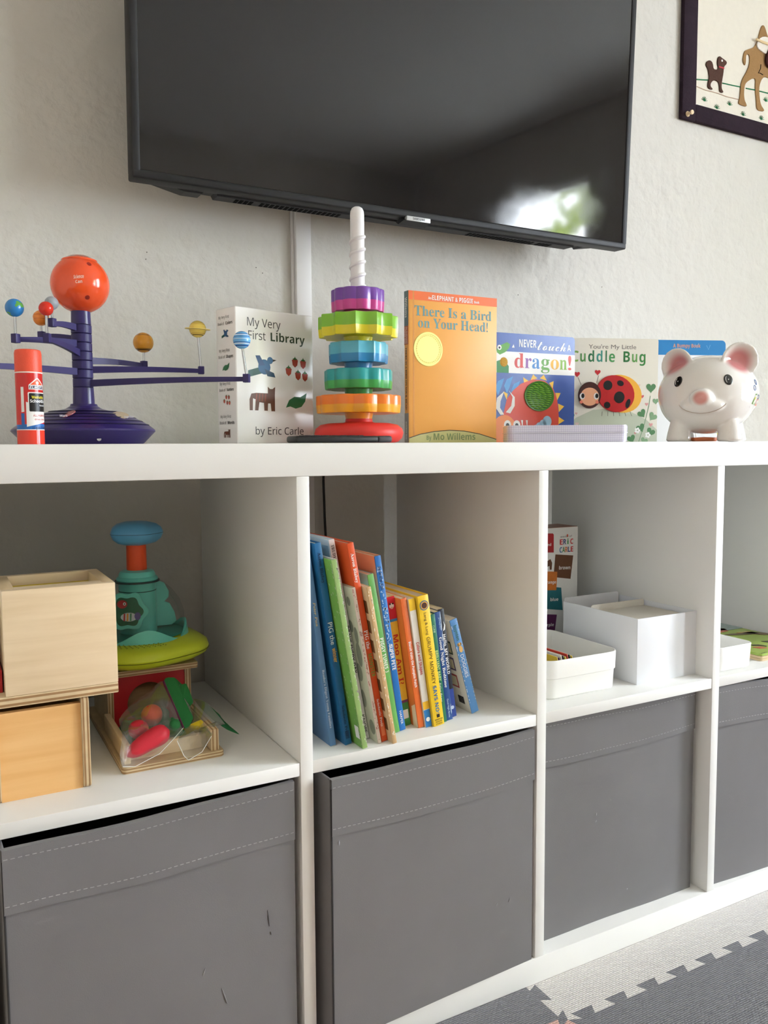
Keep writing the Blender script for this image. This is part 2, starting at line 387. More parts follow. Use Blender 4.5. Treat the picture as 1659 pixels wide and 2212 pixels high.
def storage_box(xa, ya, xb, yb, label, seed, marks=()):
    wd = math.hypot(xb-xa, yb-ya); ang = math.atan2(yb-ya, xb-xa); h = .331; dp = .36
    b = thing('storage_box', label, 'storage box', (xa, ya, .0382), (0, 0, ang), 'grey fabric storage boxes')
    ph = seed*1.7
    def bulge(u, v): return -.004*math.sin(math.pi*u)*math.sin(math.pi*min(v, 1))-.0016*math.sin(7*u+ph)*math.sin(5*v+ph)*math.sin(math.pi*u)
    def sag(u): return -.0025*math.sin(math.pi*u)+.0012*math.sin(9*u+ph)*math.sin(math.pi*u)
    g = G()
    g.grid(16, 16, lambda u, v: (u*wd, bulge(u, v)-0, v*(h+sag(u))))
    g.grid(16, 4, lambda u, v: (u*wd, bulge(u, 1)+.005*v, h+sag(u)+.001*math.sin(math.pi*v)))
    g.grid(16, 4, lambda u, v: (u*wd, .005+bulge(u, 1), (h+sag(u))*(1-v)))
    g.b2(0, .004, .001, dp, 0, h, .0015); g.b2(wd-.004, wd, .001, dp, 0, h, .0015); g.b2(.004, wd-.004, dp-.004, dp, 0, h); g.b2(.002, wd-.002, .002, dp, 0, .004)
    g.obj('body', FAB, b, smooth=50)
    # folded hem across the front, standing proud of the body
    def hem(u, v):
        zb = h+sag(u)+.0008-.068+.003*math.sin(2.2*u+ph)
        z = h+sag(u)+.0008-(1-v)*(h+sag(u)+.0008-zb)
        return (.0006+u*(wd-.0012), bulge(u, z/h)-.0034-.0010*math.sin(11*u+ph)*(1-v), z)
    g = G(); g.grid(20, 8, hem)
    g.grid(20, 1, lambda u, v: (hem(u, 0)[0], hem(u, 0)[1]+.0042*v, hem(u, 0)[2]))
    g.grid(20, 1, lambda u, v: (hem(u, 1)[0], hem(u, 1)[1]+.0050*v, hem(u, 1)[2]))
    g.obj('hem_band', FAB, b, smooth=60)
    for vv in (.13, .86):
        g = G(); n = int(wd/.0066)
        for i in range(n):
            u0, u1 = (i+.15)/n, (i+.75)/n
            a = hem(u0, vv); c = hem(u1, vv)
            g.tube([(a[0], a[1]-.0002, a[2]), (c[0], c[1]-.0002, c[2])], .00042, 4)
        g.obj('stitching', STI, b, smooth=None)
    g = G(); g.tube([(.0012, -.0006, .006), (.0012, -.0006, h*.5), (.0012, -.0006, h-.012)], .0011, 6)
    g.obj('corner_seam', SEAM, b)
    for u, z, dx, dz, rgb in marks:
        G().tube([(u*wd, bulge(u, z/h)-.0002, z), (u*wd+dx/2, bulge(u, z/h)-.0004, z+dz/2), (u*wd+dx, bulge(u, z/h)-.0002, z+dz)], [.0003, .0007, .0003], 6).obj('scuff_mark', P(rgb, .9), b)
storage_box(-.329, -.014, -.0165, .002, 'grey fabric storage box below the wooden toys, at the left edge', 1, ((.885, .185, .002, -.020, (86, 85, 85)), (.895, .158, .001, -.004, (88, 87, 87)), (.63, .135, .003, .008, (150, 149, 149)), (.70, .112, .006, -.02, (138, 137, 137))))
storage_box(.0215, -.017, .3375, .001, 'grey fabric storage box under the row of leaning books, gaping at the top', 2, ((.79, .10, .003, .003, (148, 147, 148)), (.86, .098, .003, .006, (142, 141, 142)), (.035, .255, .0, -.006, (176, 178, 190))))
storage_box(.3625, .0262, .6825, .0242, 'grey fabric storage box under the white boxes, gap at its right side', 3, ((.345, .170, .001, .004, (196, 196, 198)), (.342, .160, .002, .003, (180, 180, 182)), (.56, .035, .0015, .001, (206, 206, 208))))
storage_box(.7135, .0125, 1.035, -.006, 'grey fabric storage box at the right edge of the picture', 4)

# ------------------------------------------------------------------ television
TVB = M('tv_black_plastic', (34, 34, 36), .55, .35); TVD = M('tv_housing', (44, 44, 45), .6, .35, bump=(600, .2)); DARK = M('vent_dark', (8, 8, 8), .9, .1)
tv = thing('television', 'large black flat screen television mounted on the wall', 'television', (.3314, .29, 1.122), (R(2.2), 0, 0))
HW, TH = .4500, .526
BZ = .0108; BB = .0118; FD = .029
G().b2(-HW, HW, -.001, FD, 0, BB, .003, 3).obj('bezel_bottom', TVB, tv)
G().b2(-HW, HW, -.001, FD, TH-BZ, TH, .003, 3).obj('bezel_top', TVB, tv)
for s_ in (-1, 1):
    G().b2(min(s_*HW, s_*(HW-BZ)), max(s_*HW, s_*(HW-BZ)), -.001, FD, BB-.003, TH-BZ+.003, .002).obj('bezel_side', TVB, tv)
def screen_mat():
    m = M('tv_screen', (24, 24, 26), .13, .55); t = m.node_tree; b = t.nodes['Principled BSDF']
    co = t.nodes.new('ShaderNodeTexCoord'); n = t.nodes.new('ShaderNodeTexNoise'); n.inputs['Scale'].default_value = 9; n.inputs['Detail'].default_value = 6
    mr = t.nodes.new('ShaderNodeMapRange'); mr.inputs['From Min'].default_value = .52; mr.inputs['From Max'].default_value = .8; mr.inputs['To Min'].default_value = .05; mr.inputs['To Max'].default_value = .16
    t.links.new(co.outputs['Object'], n.inputs['Vector']); t.links.new(n.outputs['Fac'], mr.inputs['Value']); t.links.new(mr.outputs['Result'], b.inputs['Roughness'])
    return m
G().b2(-HW+BZ, HW-BZ, .001, .006, BB, TH-BZ).obj('screen', screen_mat(), tv, smooth=None)
G().b2(-HW+.004, HW-.004, .007, FD-.002, .004, TH-.004).obj('back_shell', TVD, tv, smooth=None)
hs = G().prism([(-.437, .012), (-.372, -.0022), (-.347, -.0022), (-.344, .003), (-.327, .003), (-.324, -.0022), (.345, -.0022), (.348, .003), (.365, .003), (.368, .0), (.43, .01), (.43, .40), (-.437, .40)], FD-.002, .052).obj('rear_housing', TVD, tv, smooth=None)
def vents(xa, xb, n):
    g = G()
    for i in range(n):
        x = xa+(xb-xa)*i/n
        g.prism([(x, .0305), (x+.0054, .0305), (x+.0062, .0405), (x+.0008, .0405)], -.0026, -.0020, 'xy')
        g.prism([(x+.001, .0425), (x+.0064, .0425), (x+.0070, .0495), (x+.0016, .0495)], -.0026, -.0020, 'xy')
    g.obj('vent_slots', DARK, hs, smooth=None)
vents(-.296, -.266, 4); vents(-.256, -.122, 17); vents(.119, .262, 18); vents(.270, .302, 4)
lg = G().b2(-.0255, .0182, -.0045, .004, -.0052, .0016, .0005).obj('badge', M('badge_silver', (205, 208, 210), .3, .5, .3), tv)
txt(lg, 'SAMSUNG', (-.0035, -.0047, -.0034), .0034, P((28, 30, 40)), width=.0225, style='sansb', align='CENTER')
G().prism([(-.003, -.0052), (.016, -.0085), (.024, -.004), (.010, .001)], -.030, .020, 'yz').obj('sensor_housing', TVB, tv, smooth=None)
# bracket between set and wall
G().b2(-.15, .15, .052, .118, .12, .36).obj('wall_bracket', TVB, tv, smooth=None)
# cable cover on the wall, black cord behind the shelf
cv = thing('cable_cover', 'white plastic cable cover running down the wall from the television', 'cable cover', (.166, YW, 0))
PV = M('white_pvc', (230, 228, 226), .45, .4)
G().b2(0, .0275, -.0135, 0, .02, 1.24, .002).obj('channel', PV, cv)
G().b2(-.0045, 0, -.006, 0, .02, 1.24, .0008).obj('channel_base', PV, cv)
pts = [(.212, .408, .76), (.2105, .408, .70), (.2115, .407, .64), (.215, .407, .56), (.225, .407, .45), (.23, .40, .41)]
tag(G().tube(pts, .0022, 8).obj('power_cord', M('black_cord', (18, 18, 18), .5)), 'black power cord hanging down the wall behind the upright books', 'cord')
# ------------------------------------------------------------------ orrery (solar system toy)
NAVY = M('purple_plastic', (46, 34, 96), .28, .5); NAVY2 = M('purple_matte', (50, 42, 98), .45, .4); ROD = M('steel_rod', (190, 192, 196), .25, .5, 1)
OX, OY = -.2035, .207
orr = thing('solar_system_model', 'purple toy solar system with orange sun ball and planets on arms', 'toy', (OX, OY, T))
def flute(a, r, z): return 1
bs = G().lathe([(0, 0), (.068, 0), (.0705, .002), (.0845, .0165), (.0838, .0185), (.079, .0225), (.0785, .0228), (.072, .027), (.0715, .0273), (.064, .0312), (.0635, .0316), (.055, .0352), (.0545, .0356), (.045, .0388), (.0445, .0392), (.034, .0412), (.022, .044), (.0165, .0475), (.0155, .050), (0, .05)], 64).obj('base', NAVY, orr, smooth=18)
for rr, zz in ((.0765, .0243), (.069, .0286), (.061, .0327), (.052, .0366), (.041, .0402)):
    G().lathe([(rr, zz-.0004), (rr+.0007, zz+.0003), (rr-.0005, zz+.0009), (rr-.001, zz+.0003), (rr, zz-.0004)], 64).obj('base_groove', P((22, 16, 52)), bs)
G().lathe([(0, 0), (.0025, 0), (.0025, .002), (0, .002)], 16, tilt=Matrix.Rotation(R(90), 4, 'X')).obj('screw', ROD, bs, (.004, -.073, .0065))
for (x, y, z, rgb, s) in ((-.026, -.048, .0358, (176, 88, 92), 'Mars'), (.035, -.045, .0355, (196, 178, 150), 'Jupiter')):
    a = math.atan2(y, x)
    p = G().lathe([(0, .0003), (.0095, .0003), (.0095, -.0006), (0, -.0006)], 24).obj('planet_print', P(rgb), bs, (x, y, z), (R(18)*math.sin(-a), R(22), a))
    txt(bs, s, (x*1.22, y*1.22, z-.0035), .0024, P((214, 210, 220)), 'front', align='CENTER', style='sansb')
G().lathe([(0, .048), (.0130, .048), (.0122, .07), (0, .07)], 32).obj('column', NAVY, orr)
lev = [(.070, .0838), (.0838, .0968), (.0968, .1095), (.1095, .1225), (.1225, .1345), (.1345, .1465)]
for i in range(7):
    z0_, z1_ = .0705+i*.0109, .0705+(i+1)*.0109-.0006
    G().lathe([(0, z0_), (.0116, z0_), (.0121, z0_+.0006), (.0121, z1_-.0006), (.0116, z1_), (0, z1_)], 32).obj('column_ring', NAVY2, orr)
G().lathe([(0, .1468), (.0118, .1468), (.0112, .166), (0, .166)], 32).obj('column_neck', NAVY, orr)
SUN = M('orange_plastic', (240, 84, 34), .18, .5, coat=.3)
su = G().sphere((0, 0, 0), .0345, 48, 32).obj('sun_ball', SUN, orr, (.0005, 0, .1950), smooth=60)
G().lathe([(.0, .0335), (.012, .0335), (.0205, .0292), (.0212, .0275), (.0195, .0262), (0, .0262)], 40, fn=lambda a, r, z: 1+.012*math.cos(24*a)).obj('sun_cap', SUN, su)
for x, z in ((.007, .0205), (.0035, -.0195)):
    y = -math.sqrt(.0345**2-x*x-z*z)
    n = Vector((x, y, z)).normalized(); q = n.to_track_quat('Z', 'Y')
    o = G().lathe([(0, .0002), (.0027, .0002), (.0032, -.001), (0, -.001)], 20).obj('sun_dimple', P((150, 34, 14)), su, (x, y, z)); o.rotation_euler = q.to_euler()
me = text_mesh('Science', .0042, .0115, 'sansb', align='CENTER')
for v in me.vertices:
    d = Vector((v.co.x-.0065, -.0335, v.co.y+.0012+.12*v.co.x)).normalized(); v.co = d*.0347
link('sun_logo', me, P((250, 214, 196)), su)
me = text_mesh('Can', .0035, .0075, 'sansb', align='CENTER')
for v in me.vertices:
    d = Vector((v.co.x-.0065, -.0335, v.co.y-.0042+.12*v.co.x)).normalized(); v.co = d*.0347
link('sun_logo', me, P((250, 214, 196)), su)
def striped(name, base, stripes):
    """planet paint: latitude bands, (from, to, colour) in the ball's own height -1..1"""
    m = M(name, base, .22, .5, coat=.2); t = m.node_tree; b = t.nodes['Principled BSDF']
    co = t.nodes.new('ShaderNodeTexCoord'); sp = t.nodes.new('ShaderNodeSeparateXYZ'); r = t.nodes.new('ShaderNodeValToRGB'); r.color_ramp.interpolation = 'CONSTANT'
    el = r.color_ramp.elements; el[0].position = 0; el[0].color = lin(base); el[1].position = .999; el[1].color = lin(base)
    for a, c, rgb in stripes:
        e = el.new((a+1)/2); e.color = lin(rgb); e = el.new((c+1)/2); e.color = lin(base)
    t.links.new(co.outputs['Generated'], sp.inputs['Vector']); t.links.new(sp.outputs['Z'], r.inputs['Fac']); t.links.new(r.outputs['Color'], b.inputs['Base Color'])
    return m
br = (92, 60, 22)
JUP = striped('planet_ochre', (226, 158, 40), [(-.82, -.7, br), (-.66, -.62, br), (.66, .72, br), (.80, .84, br)])
SAT = striped('planet_yellow', (244, 214, 100), [(-.78, -.7, br), (-.6, -.55, (190, 140, 60)), (.5, .55, (190, 140, 60)), (.68, .74, br), (.84, .88, br)])
NEP = striped('planet_blue', (110, 182, 236), [(-.72, -.62, (24, 72, 150)), (-.5, -.42, (235, 244, 250)), (-.34, -.27, (24, 72, 150)), (.02, .1, (190, 222, 244)), (.3, .36, (24, 72, 150)), (.5, .58, (235, 244, 250)), (.62, .68, (24, 72, 150)), (.84, .9, (24, 72, 150))])
def earth_mat():
    m = M('planet_earth', (38, 128, 200), .25, .5, coat=.2); t = m.node_tree; b = t.nodes['Principled BSDF']
    co = t.nodes.new('ShaderNodeTexCoord'); n = t.nodes.new('ShaderNodeTexNoise'); n.inputs['Scale'].default_value = 90; r = t.nodes.new('ShaderNodeValToRGB')
    r.color_ramp.interpolation = 'CONSTANT'; r.color_ramp.elements[0].color = lin((38, 128, 200)); r.color_ramp.elements[1].position = .57; r.color_ramp.elements[1].color = lin((86, 160, 70))
    t.links.new(co.outputs['Object'], n.inputs['Vector']); t.links.new(n.outputs['Fac'], r.inputs['Fac']); t.links.new(r.outputs['Color'], b.inputs['Base Color'])
    return m
def planet(x, y, zh, zp, rp, mat, za, ring=False, lean=0):
    """arm from the column at height za to (x,y), socket, rod, ball; world x,y,z given"""
    dx, dy = x-OX, y-OY; zl = zh-T; L = math.hypot(dx, dy); ux, uy = dx/L, dy/L; px, py = -uy, ux
    z_a = za-T
    ar = G(); n = 8; ring_v = []
    for i in range(n+1):
        s_ = i/n; r_ = .0115+(L-.0115)*s_; h = .0082*(1-s_)+.0052*s_; w_ = .0022
        zc_ = z_a*(1-s_)+(zl-.001)*s_+.0012*math.sin(math.pi*s_)
        ring_v.append([ar.bm.verts.new((ux*r_+px*a*w_, uy*r_+py*a*w_, zc_+b*h/2)) for a, b in ((-1, -1), (1, -1), (1, 1), (-1, 1))])
    for A, B in zip(ring_v, ring_v[1:]):
        for k in range(4): ar.bm.faces.new((A[k], A[(k+1) % 4], B[(k+1) % 4], B[k]))
    ar.bm.faces.new(ring_v[-1]); bmesh.ops.recalc_face_normals(ar.bm, faces=ar.bm.faces[:])
    arm = ar.obj('arm', NAVY2, orr, smooth=None)
    G().b2(-.0036, .0036, -.0036, .0036, -.005, .005, .0006).obj('socket', NAVY2, arm, (dx, dy, zl), (0, 0, math.atan2(uy, ux)))
    G().cyl((dx, dy, zl+.003), (dx+lean, dy, zp-T-rp*.8), .0015, 10).obj('rod', ROD, arm)
    pl = G().sphere((0, 0, 0), rp, 28, 18).obj('planet', mat, orr, (dx+lean*1.1, dy, zp-T), smooth=60)
    if ring: G().lathe([(rp*1.0, .0006), (rp*1.5, .0004), (rp*1.5, -.0004), (rp*1.0, -.0006)], 36).obj('planet_ring', P((248, 224, 120)), pl, None, (R(4), R(2), 0))
planet(-.0405, .07, .8400, .8843, .0103, NEP, .8385, lean=-.0045)
planet(-.0600, .19, .8586, .911, .0108, SAT, .8555, True, lean=-.003)
planet(-.1195, .25, .8685, .8975, .0132, JUP, .867)
planet(-.2842, .13, .8798, .9129, .0098, earth_mat(), .886)
planet(-.2530, .12, .8809, .9128, .0078, P((220, 52, 34), .2), .8745)
planet(-.2455, .24, .8982, .9197, .0095, striped('planet_orange', (232, 134, 42), [(-.2, -.12, (206, 104, 30)), (.3, .4, (206, 104, 30))]), .893)
planet(-.2411, .17, .905, .9273, .0078, P((158, 164, 170), .3), .905)
planet(-.345, .085, .846, .885, .0106, P((196, 210, 226), .25), .852)

# ------------------------------------------------------------------ glue stick
GX, GY, GR = -.2800, .052, .0132
gl = thing('glue_stick', 'red capped glue stick with black and white label standing at the left edge', 'glue stick', (GX, GY, T), (0, 0, R(12)))
GRED = M('glue_orange_red', (240, 88, 60), .4, .4, bump=(900, .15)); GSH = M('glue_gloss_red', (232, 62, 42), .2, .5)
G().lathe([(0, .0725), (GR*.985, .0725), (GR*.985, .0925), (GR*.93, .0955), (GR*.85, .0962), (0, .0962)], 40).obj('cap', GRED, gl)
G().lathe([(0, 0), (GR, 0), (GR, .0145), (0, .0145)], 40).obj('twist_base', GSH, gl)
tb = G().lathe([(0, .0145), (GR*.99, .0145), (GR*.99, .0725), (0, .0725)], 40).obj('tube', M('glue_label_red', (208, 40, 36), .25, .5), gl)
def cylpatch(pts, r, mat, name, parent, dz=0):
    """flat polygon (x along the girth, z up) bent round a cylinder; cut into strips so it follows the curve"""
    me_bm = bmesh.new(); me_bm.faces.new([me_bm.verts.new((p[0], p[1], 0)) for p in pts])
    xs = [p[0] for p in pts]; x = min(xs)
    while x < max(xs):
        bmesh.ops.bisect_plane(me_bm, geom=me_bm.verts[:]+me_bm.edges[:]+me_bm.faces[:], plane_co=(x, 0, 0), plane_no=(1, 0, 0)); x += .0009
    bmesh.ops.triangulate(me_bm, faces=me_bm.faces[:])
    me = bpy.data.meshes.new(name); me_bm.to_mesh(me); me_bm.free(); wrap_cyl(me, r); return link(name, me, mat, parent)
W_ = P((240, 238, 234)); BK = P((24, 24, 24)); 
cylpatch([(-.022, .0145), (.022, .0145), (.022, .0185), (.012, .021), (-.008, .0145+.006), (-.012, .02), (-.022, .02)], GR*.995, P((36, 104, 178)), 'label_print', tb)
cylpatch([(-.0075, .0178), (.008, .0215), (.022, .0245), (.022, .034), (-.0075, .043)], GR*.996, W_, 'label_print', tb)
cylpatch([(-.0125, .0145+.018), (-.0095, .033), (-.0095, .058), (-.0125, .058)], GR*.996, W_, 'label_print', tb)
cylpatch([(-.013, .015), (-.0095, .015), (-.0095, .0315), (-.013, .0315)], GR*.997, P((36, 104, 178)), 'label_print', tb)
cylpatch(rrect(-.0055, .02, .0325, .0528, .001), GR*1.0005, W_, 'label_print', tb)
cylpatch(rrect(-.0045, .019, .0333, .0518, .001), GR*1.0045, BK, 'label_print', tb)
cylpatch([(-.0045, .0555), (.0132, .0555), (.0132, .0598), (.0052, .0672), (.0036, .0672), (-.0045, .0600)], GR*1.0005, W_, 'logo_house', tb)
cylpatch([(-.0038, .0562), (.0125, .0562), (.0125, .0594), (-.0038, .0594)], GR*1.0045, P((20, 26, 66)), 'logo_house', tb)
cylpatch([(-.003, .0602), (.0117, .0602), (.0044, .0662)], GR*1.0045, P((240, 88, 40)), 'logo_house', tb)
cylpatch(arc(.0044, .0622, .0016, n=12), GR*1.008, W_, 'logo_house', tb)
for s_, x, z, h, wd, rgb, st in (("ELMER'S", -.0034, .0566, .0026, .0154, (250, 250, 250), 'sansi'), ('Washable', -.002, .0465, .0026, .0140, (244, 226, 60), 'sansb'), ('SchoolGlue', -.0036, .0424, .0030, .0200, (250, 250, 250), 'sansb'), ('Naturally', .006, .0388, .0016, .008, (230, 230, 230), 'sansb'), ('ALL PURPOSE', -.0012, .0282, .0022, .016, (196, 50, 40), None), ('dries clear', .0002, .0246, .0020, .0135, (196, 50, 40), None), ('22 g (0.77 OZ)', -.0025, .0155, .0025, .0170, (30, 32, 50), 'sansb')):
    me = text_mesh(s_, h, wd, st); 
    for v in me.vertices: v.co.x += x; v.co.y += z
    wrap_cyl(me, GR*1.011); link('lettering', me, P(rgb), tb)
for z in (.0143, .0722): G().lathe([(GR*.99, z), (GR*1.004, z+.0003), (GR*1.004, z+.0009), (GR*.99, z+.0012)], 40).obj('white_rim', W_, gl)

# ------------------------------------------------------------------ books standing on the top
PAGES = M('page_edges', (226, 214, 192), .8, .15, bump=(400, .3))
def cover_pt(Wd, H): return lambda u, v: (u*Wd, H*(1-v))
def shape(parent, pts, mat, k, name='cover_print', plane='xz'):
    return G().flat(pts, k, plane).obj(name, mat, parent, smooth=None)

def hard_book(name, label, Wd, H, Th, loc, rotz, cov, spine, pages=True, lean=0):
    """book standing with its front cover to -y, spine on the left; returns (root, front board)"""
    o = thing(name, label, 'book', loc, (R(-lean), 0, R(rotz)))
    bt = .0022
    fr_ = G().b2(0, Wd, 0, bt, 0, H, .0006).obj('front_cover', cov, o)
    G().b2(0, Wd, Th-bt, Th, 0, H, .0006).obj('back_cover', cov, o)
    sp = G().b2(-.0004, bt, 0, Th, 0, H, .0006).obj('spine', spine, o)
    G().b2(.002, Wd-.003, bt, Th-bt, .003, H-.003).obj('pages', PAGES, o, smooth=None)
    return o, fr_, sp

# orange picture book
OR_ = M('book_orange', (244, 174, 86), .42, .45, vary=(30, .03))
Wd, H, Th = .1615, .229, .0125
bo, fc, sp = hard_book('picture_book', 'tall orange picture book with teal title and gold round seal', Wd, H, Th, (.2665, .2145, T), -.8, OR_, OR_)
C = cover_pt(Wd, H); TEAL = P((120, 160, 160)); K = -.00015
shape(fc, [C(0, 0), C(1, 0), C(1, .058), C(0, .058)], P((236, 112, 56)), K)
shape(fc, [C(.045, 0), C(.058, 0), C(.058, 1), C(.045, 1)], M('hinge_groove', (214, 142, 62), .5), K*1.4, 'hinge_groove')
txt(fc, 'An', (.212*Wd, K*2, H*.953), .0038, W_, width=.0055, style='sansb'); txt(fc, 'ELEPHANT & PIGGIE', (.255*Wd, K*2, H*.9515), .0068, W_, width=.0745, style='sansb')
txt(fc, 'Book', (.732*Wd, K*2, H*.953), .0036, W_, width=.0095, style='sansb')
TT = M('title_teal', (98, 148, 152), .4)
txt(fc, 'There Is a Bird', (.062*Wd, K*2, H*.842), .0152, TT, width=.141, style='serif'); txt(fc, 'on Your Head!', (.10*Wd, K*2, H*.765), .0152, TT, width=.128, style='serif')
GOLD = M('gold_seal', (246, 230, 140), .35, .5, .25)
se = G().lathe([(0, .0006), (.0225, .0006), (.0232, .0010), (.0255, .0010), (.0262, 0), (0, 0)], 48, tilt=Matrix.Rotation(R(90), 4, 'X')).obj('gold_seal', GOLD, fc, (.21*Wd, 0, .625*H), smooth=20)
g = G()
for i in range(36):
    a = 2*math.pi*i/36; g.box((.0205*math.cos(a), -.0007, .0205*math.sin(a)), (.0012, .0006, .0020), rot=Matrix.Rotation(-a, 3, 'Y'))
g.obj('seal_rim_marks', M('gold_dark', (224, 204, 112), .4, .5, .25), se, smooth=None)
hill = [C(.0, .965), C(.12, .94), C(.28, .921), C(.45, .913), C(.62, .918), C(.80, .938), C(1, .975), C(1, 1), C(0, 1)]
shape(fc, hill, P((194, 190, 128)), K*1.6); o = G().ribbon(hill[:7], .0011, K*2).obj('cover_print', BK, fc, smooth=None)
TG = P((124, 140, 92)); txt(fc, 'By', (.19*Wd, K*2.4, H*.022), .0066, TG, width=.0085, style='sansb'); txt(fc, 'Mo Willems', (.268*Wd, K*2.4, H*.022), .0098, TG, width=.0775, style='sansb')
for v0, v1, rgb in ((0, .228, (104, 126, 126)), (.228, .35, (198, 104, 52)), (.80, 1, (150, 146, 142))):
    shape(sp, [(0, H*(1-v1)), (Th, H*(1-v1)), (Th, H*(1-v0)), (0, H*(1-v0))], P(rgb), -.0007, plane='yz')
txt(sp, 'Willems', (-.0010, .0095, H*.958), .0060, W_, 'left_down', width=.030, style='sansb')
txt(sp, 'THERE IS A BIRD ON YOUR HEAD!', (-.0010, .0088, H*.632), .0046, BK, 'left_down', width=.094, style='serif')
txt(sp, 'An ELEPHANT', (-.0010, .0058, H*.765), .0026, W_, 'left_down', width=.025, style='sansb'); txt(sp, '& PIGGIE Book', (-.0010, .0105, H*.765), .0026, W_, 'left_down', width=.025, style='sansb')
txt(sp, 'HYPERION Books', (-.0010, .0085, H*.145), .0036, W_, 'left_down', width=.028, style='serif')

# boxed set of little books
Wd, H, Th = .1273, .175, .0442
WB = M('white_gloss_card', (250, 249, 246), .22, .5, bump=(35, .12, 4))
bx = thing('boxed_book_set', 'white slipcase of little books with blue bird and strawberry pictures', 'book set', (-.0259, .1515, T), (0, 0, R(15.8)))
cs = G().b2(0, Wd, 0, Th, 0, H, .002, 3).obj('slipcase', WB, bx)
C = cover_pt(Wd, H); K = -.00015; CH = P((60, 60, 60)); GRN = P((52, 74, 50))
txt(cs, 'My Very', (.145*Wd, K, H*.868), .0105, CH, width=.0535, style='sans'); txt(cs, 'First', (.155*Wd, K, H*.772), .0105, CH, width=.0275, style='sans')
txt(cs, 'Library', (.435*Wd, K, H*.772), .0108, GRN, width=.0575, style='sansb'); txt(cs, 'by Eric Carle', (.225*Wd, K, H*.070), .0095, CH, width=.080, style='sans')
def picture(parent, kind, cx, cz, s, k, plane='xz', f=1):
    """plain stand-in pictures: bird, berries, four-legged animal, leaf; centred at cx,cz with half width s"""
    q = lambda pts: [(cx+f*a*s, cz+b*s) for a, b in pts]
    if kind == 'bird':
        shape(parent, q([(-1.0, -.25), (-.3, -.05), (.0, .1), (.0, -.35), (-1.0, -.62)]), P((40, 96, 92)), k, 'picture', plane)
        shape(parent, q(arc(.1, 0, .42, n=18, rz=.42)), P((48, 104, 156)), k*1.3, 'picture', plane)
        shape(parent, q([(.15, .1), (-.2, .62), (-.5, .6), (-.25, .05)]), P((52, 92, 142)), k*1.5, 'picture', plane)
        shape(parent, q(arc(.5, .38, .2, n=14)), P((48, 104, 156)), k*1.4, 'picture', plane); shape(parent, q([(.66, .46), (.95, .42), (.66, .3)]), P((70, 62, 48)), k*1.3, 'picture', plane)
        shape(parent, q([(.1, -.1), (.75, -.3), (.85, -.55), (.3, -.5)]), P((46, 84, 120)), k*1.6, 'picture', plane)
    if kind == 'berries':
        for a, b in ((-.65, -.15), (-.1, .45), (.6, .4), (.15, -.4), (.75, -.45)):
            shape(parent, q([(a-.26, b+.16), (a, b+.26), (a+.26, b+.16), (a+.2, b-.18), (a, b-.34), (a-.2, b-.18)]), P((176, 72, 52)), k, 'picture', plane)
            shape(parent, q([(a-.22, b+.22), (a, b+.16), (a+.22, b+.22), (a+.05, b+.3), (a, b+.42), (a-.05, b+.3)]), P((58, 108, 54)), k*1.4, 'picture', plane)
    if kind == 'animal':
        shape(parent, q([(-.95, -.7), (-.75, -.7), (-.72, -.05), (-.55, -.1), (-.6, -.7), (-.38, -.7), (-.3, -.25), (.0, -.28), (.02, -.7), (.25, -.7), (.28, -.3), (.45, -.3), (.5, -.72), (.75, -.72), (.75, .15), (.78, .62), (.6, .5), (.42, .5), (.28, .62), (.28, .25), (-.5, .25), (-.82, .2), (-.95, -.1)]), P((112, 70, 54)), k, 'picture', plane)
        for a in (-.5, -.3, -.1, .1): shape(parent, q([(a, .22), (a+.07, .22), (a+.02, -.2), (a-.05, -.2)]), P((156, 78, 62)), k*1.4, 'picture', plane)
    if kind == 'leaf':
        shape(parent, q([(-1, -.5), (-.7, .05), (-.2, .32), (.35, .3), (.95, .62), (.8, .0), (.45, -.4), (-.1, -.55), (-.6, -.4)]), P((52, 122, 78)), k, 'picture', plane)
picture(cs, 'bird', .33*Wd, H*.575, .0235, K); picture(cs, 'berries', .765*Wd, H*.575, .0200, K); picture(cs, 'animal', .335*Wd, H*.345, .0240, K); picture(cs, 'leaf', .765*Wd, H*.33, .0185, K)
for i, (nm, kd) in enumerate((('Colors', 'bird'), ('Shapes', 'leaf'), ('Numbers', 'berries'), ('Words', 'animal'))):
    zt = H*(.945-i*.243)
    txt(cs, 'My Very First', (-.0003, Th*.84, zt-.004), .0036, CH, 'left', width=.0240, style='sans')
    txt(cs, 'Book of', (-.0003, Th*.88, zt-.012), .0036, CH, 'left', width=.0145, style='sans'); txt(cs, nm, (-.0003, Th*.48, zt-.012), .0038, BK, 'left', width=.0155, style='sansb')
    picture(cs, kd, Th*.5, zt-.0235, .0085, -.0003, 'yz', -1)

# blue dragon board book
Wd, H, Th = .178, .180, .016
DB = M('dragon_blue', (62, 92, 168), .25, .5, bump=(60, .1))
bd = thing('board_book', 'blue board book with colourful dragon title and green ridged touch patch', 'book', (.4290, .2345, T), (0, 0, R(-1.5)))
cb = G().prism(rrect(0, Wd, 0, H, .006), 0, Th, 'xz', .0006).obj('cover', DB, bd)
C = cover_pt(Wd, H); K = -.00015
G().prism(rrect(.001, Wd-.002, .001, H-.001, .006), .0022, Th-.002).obj('pages', P((232, 230, 226), .6), bd)
shape(cb, [C(0, .168), C(1, .168), C(1, .362), C(0, .362)], W_, K)
txt(cb, 'NEVER', (.337*Wd, K*2, H*.880), .0122, W_, width=.0355, style='sansb'); txt(cb, 'A', (.905*Wd, K*2, H*.868), .0100, W_, width=.0075, style='sansb')
txt(cb, 'touch', (.548*Wd, K*2, H*.862), .0165, W_, width=.0600, style='script')
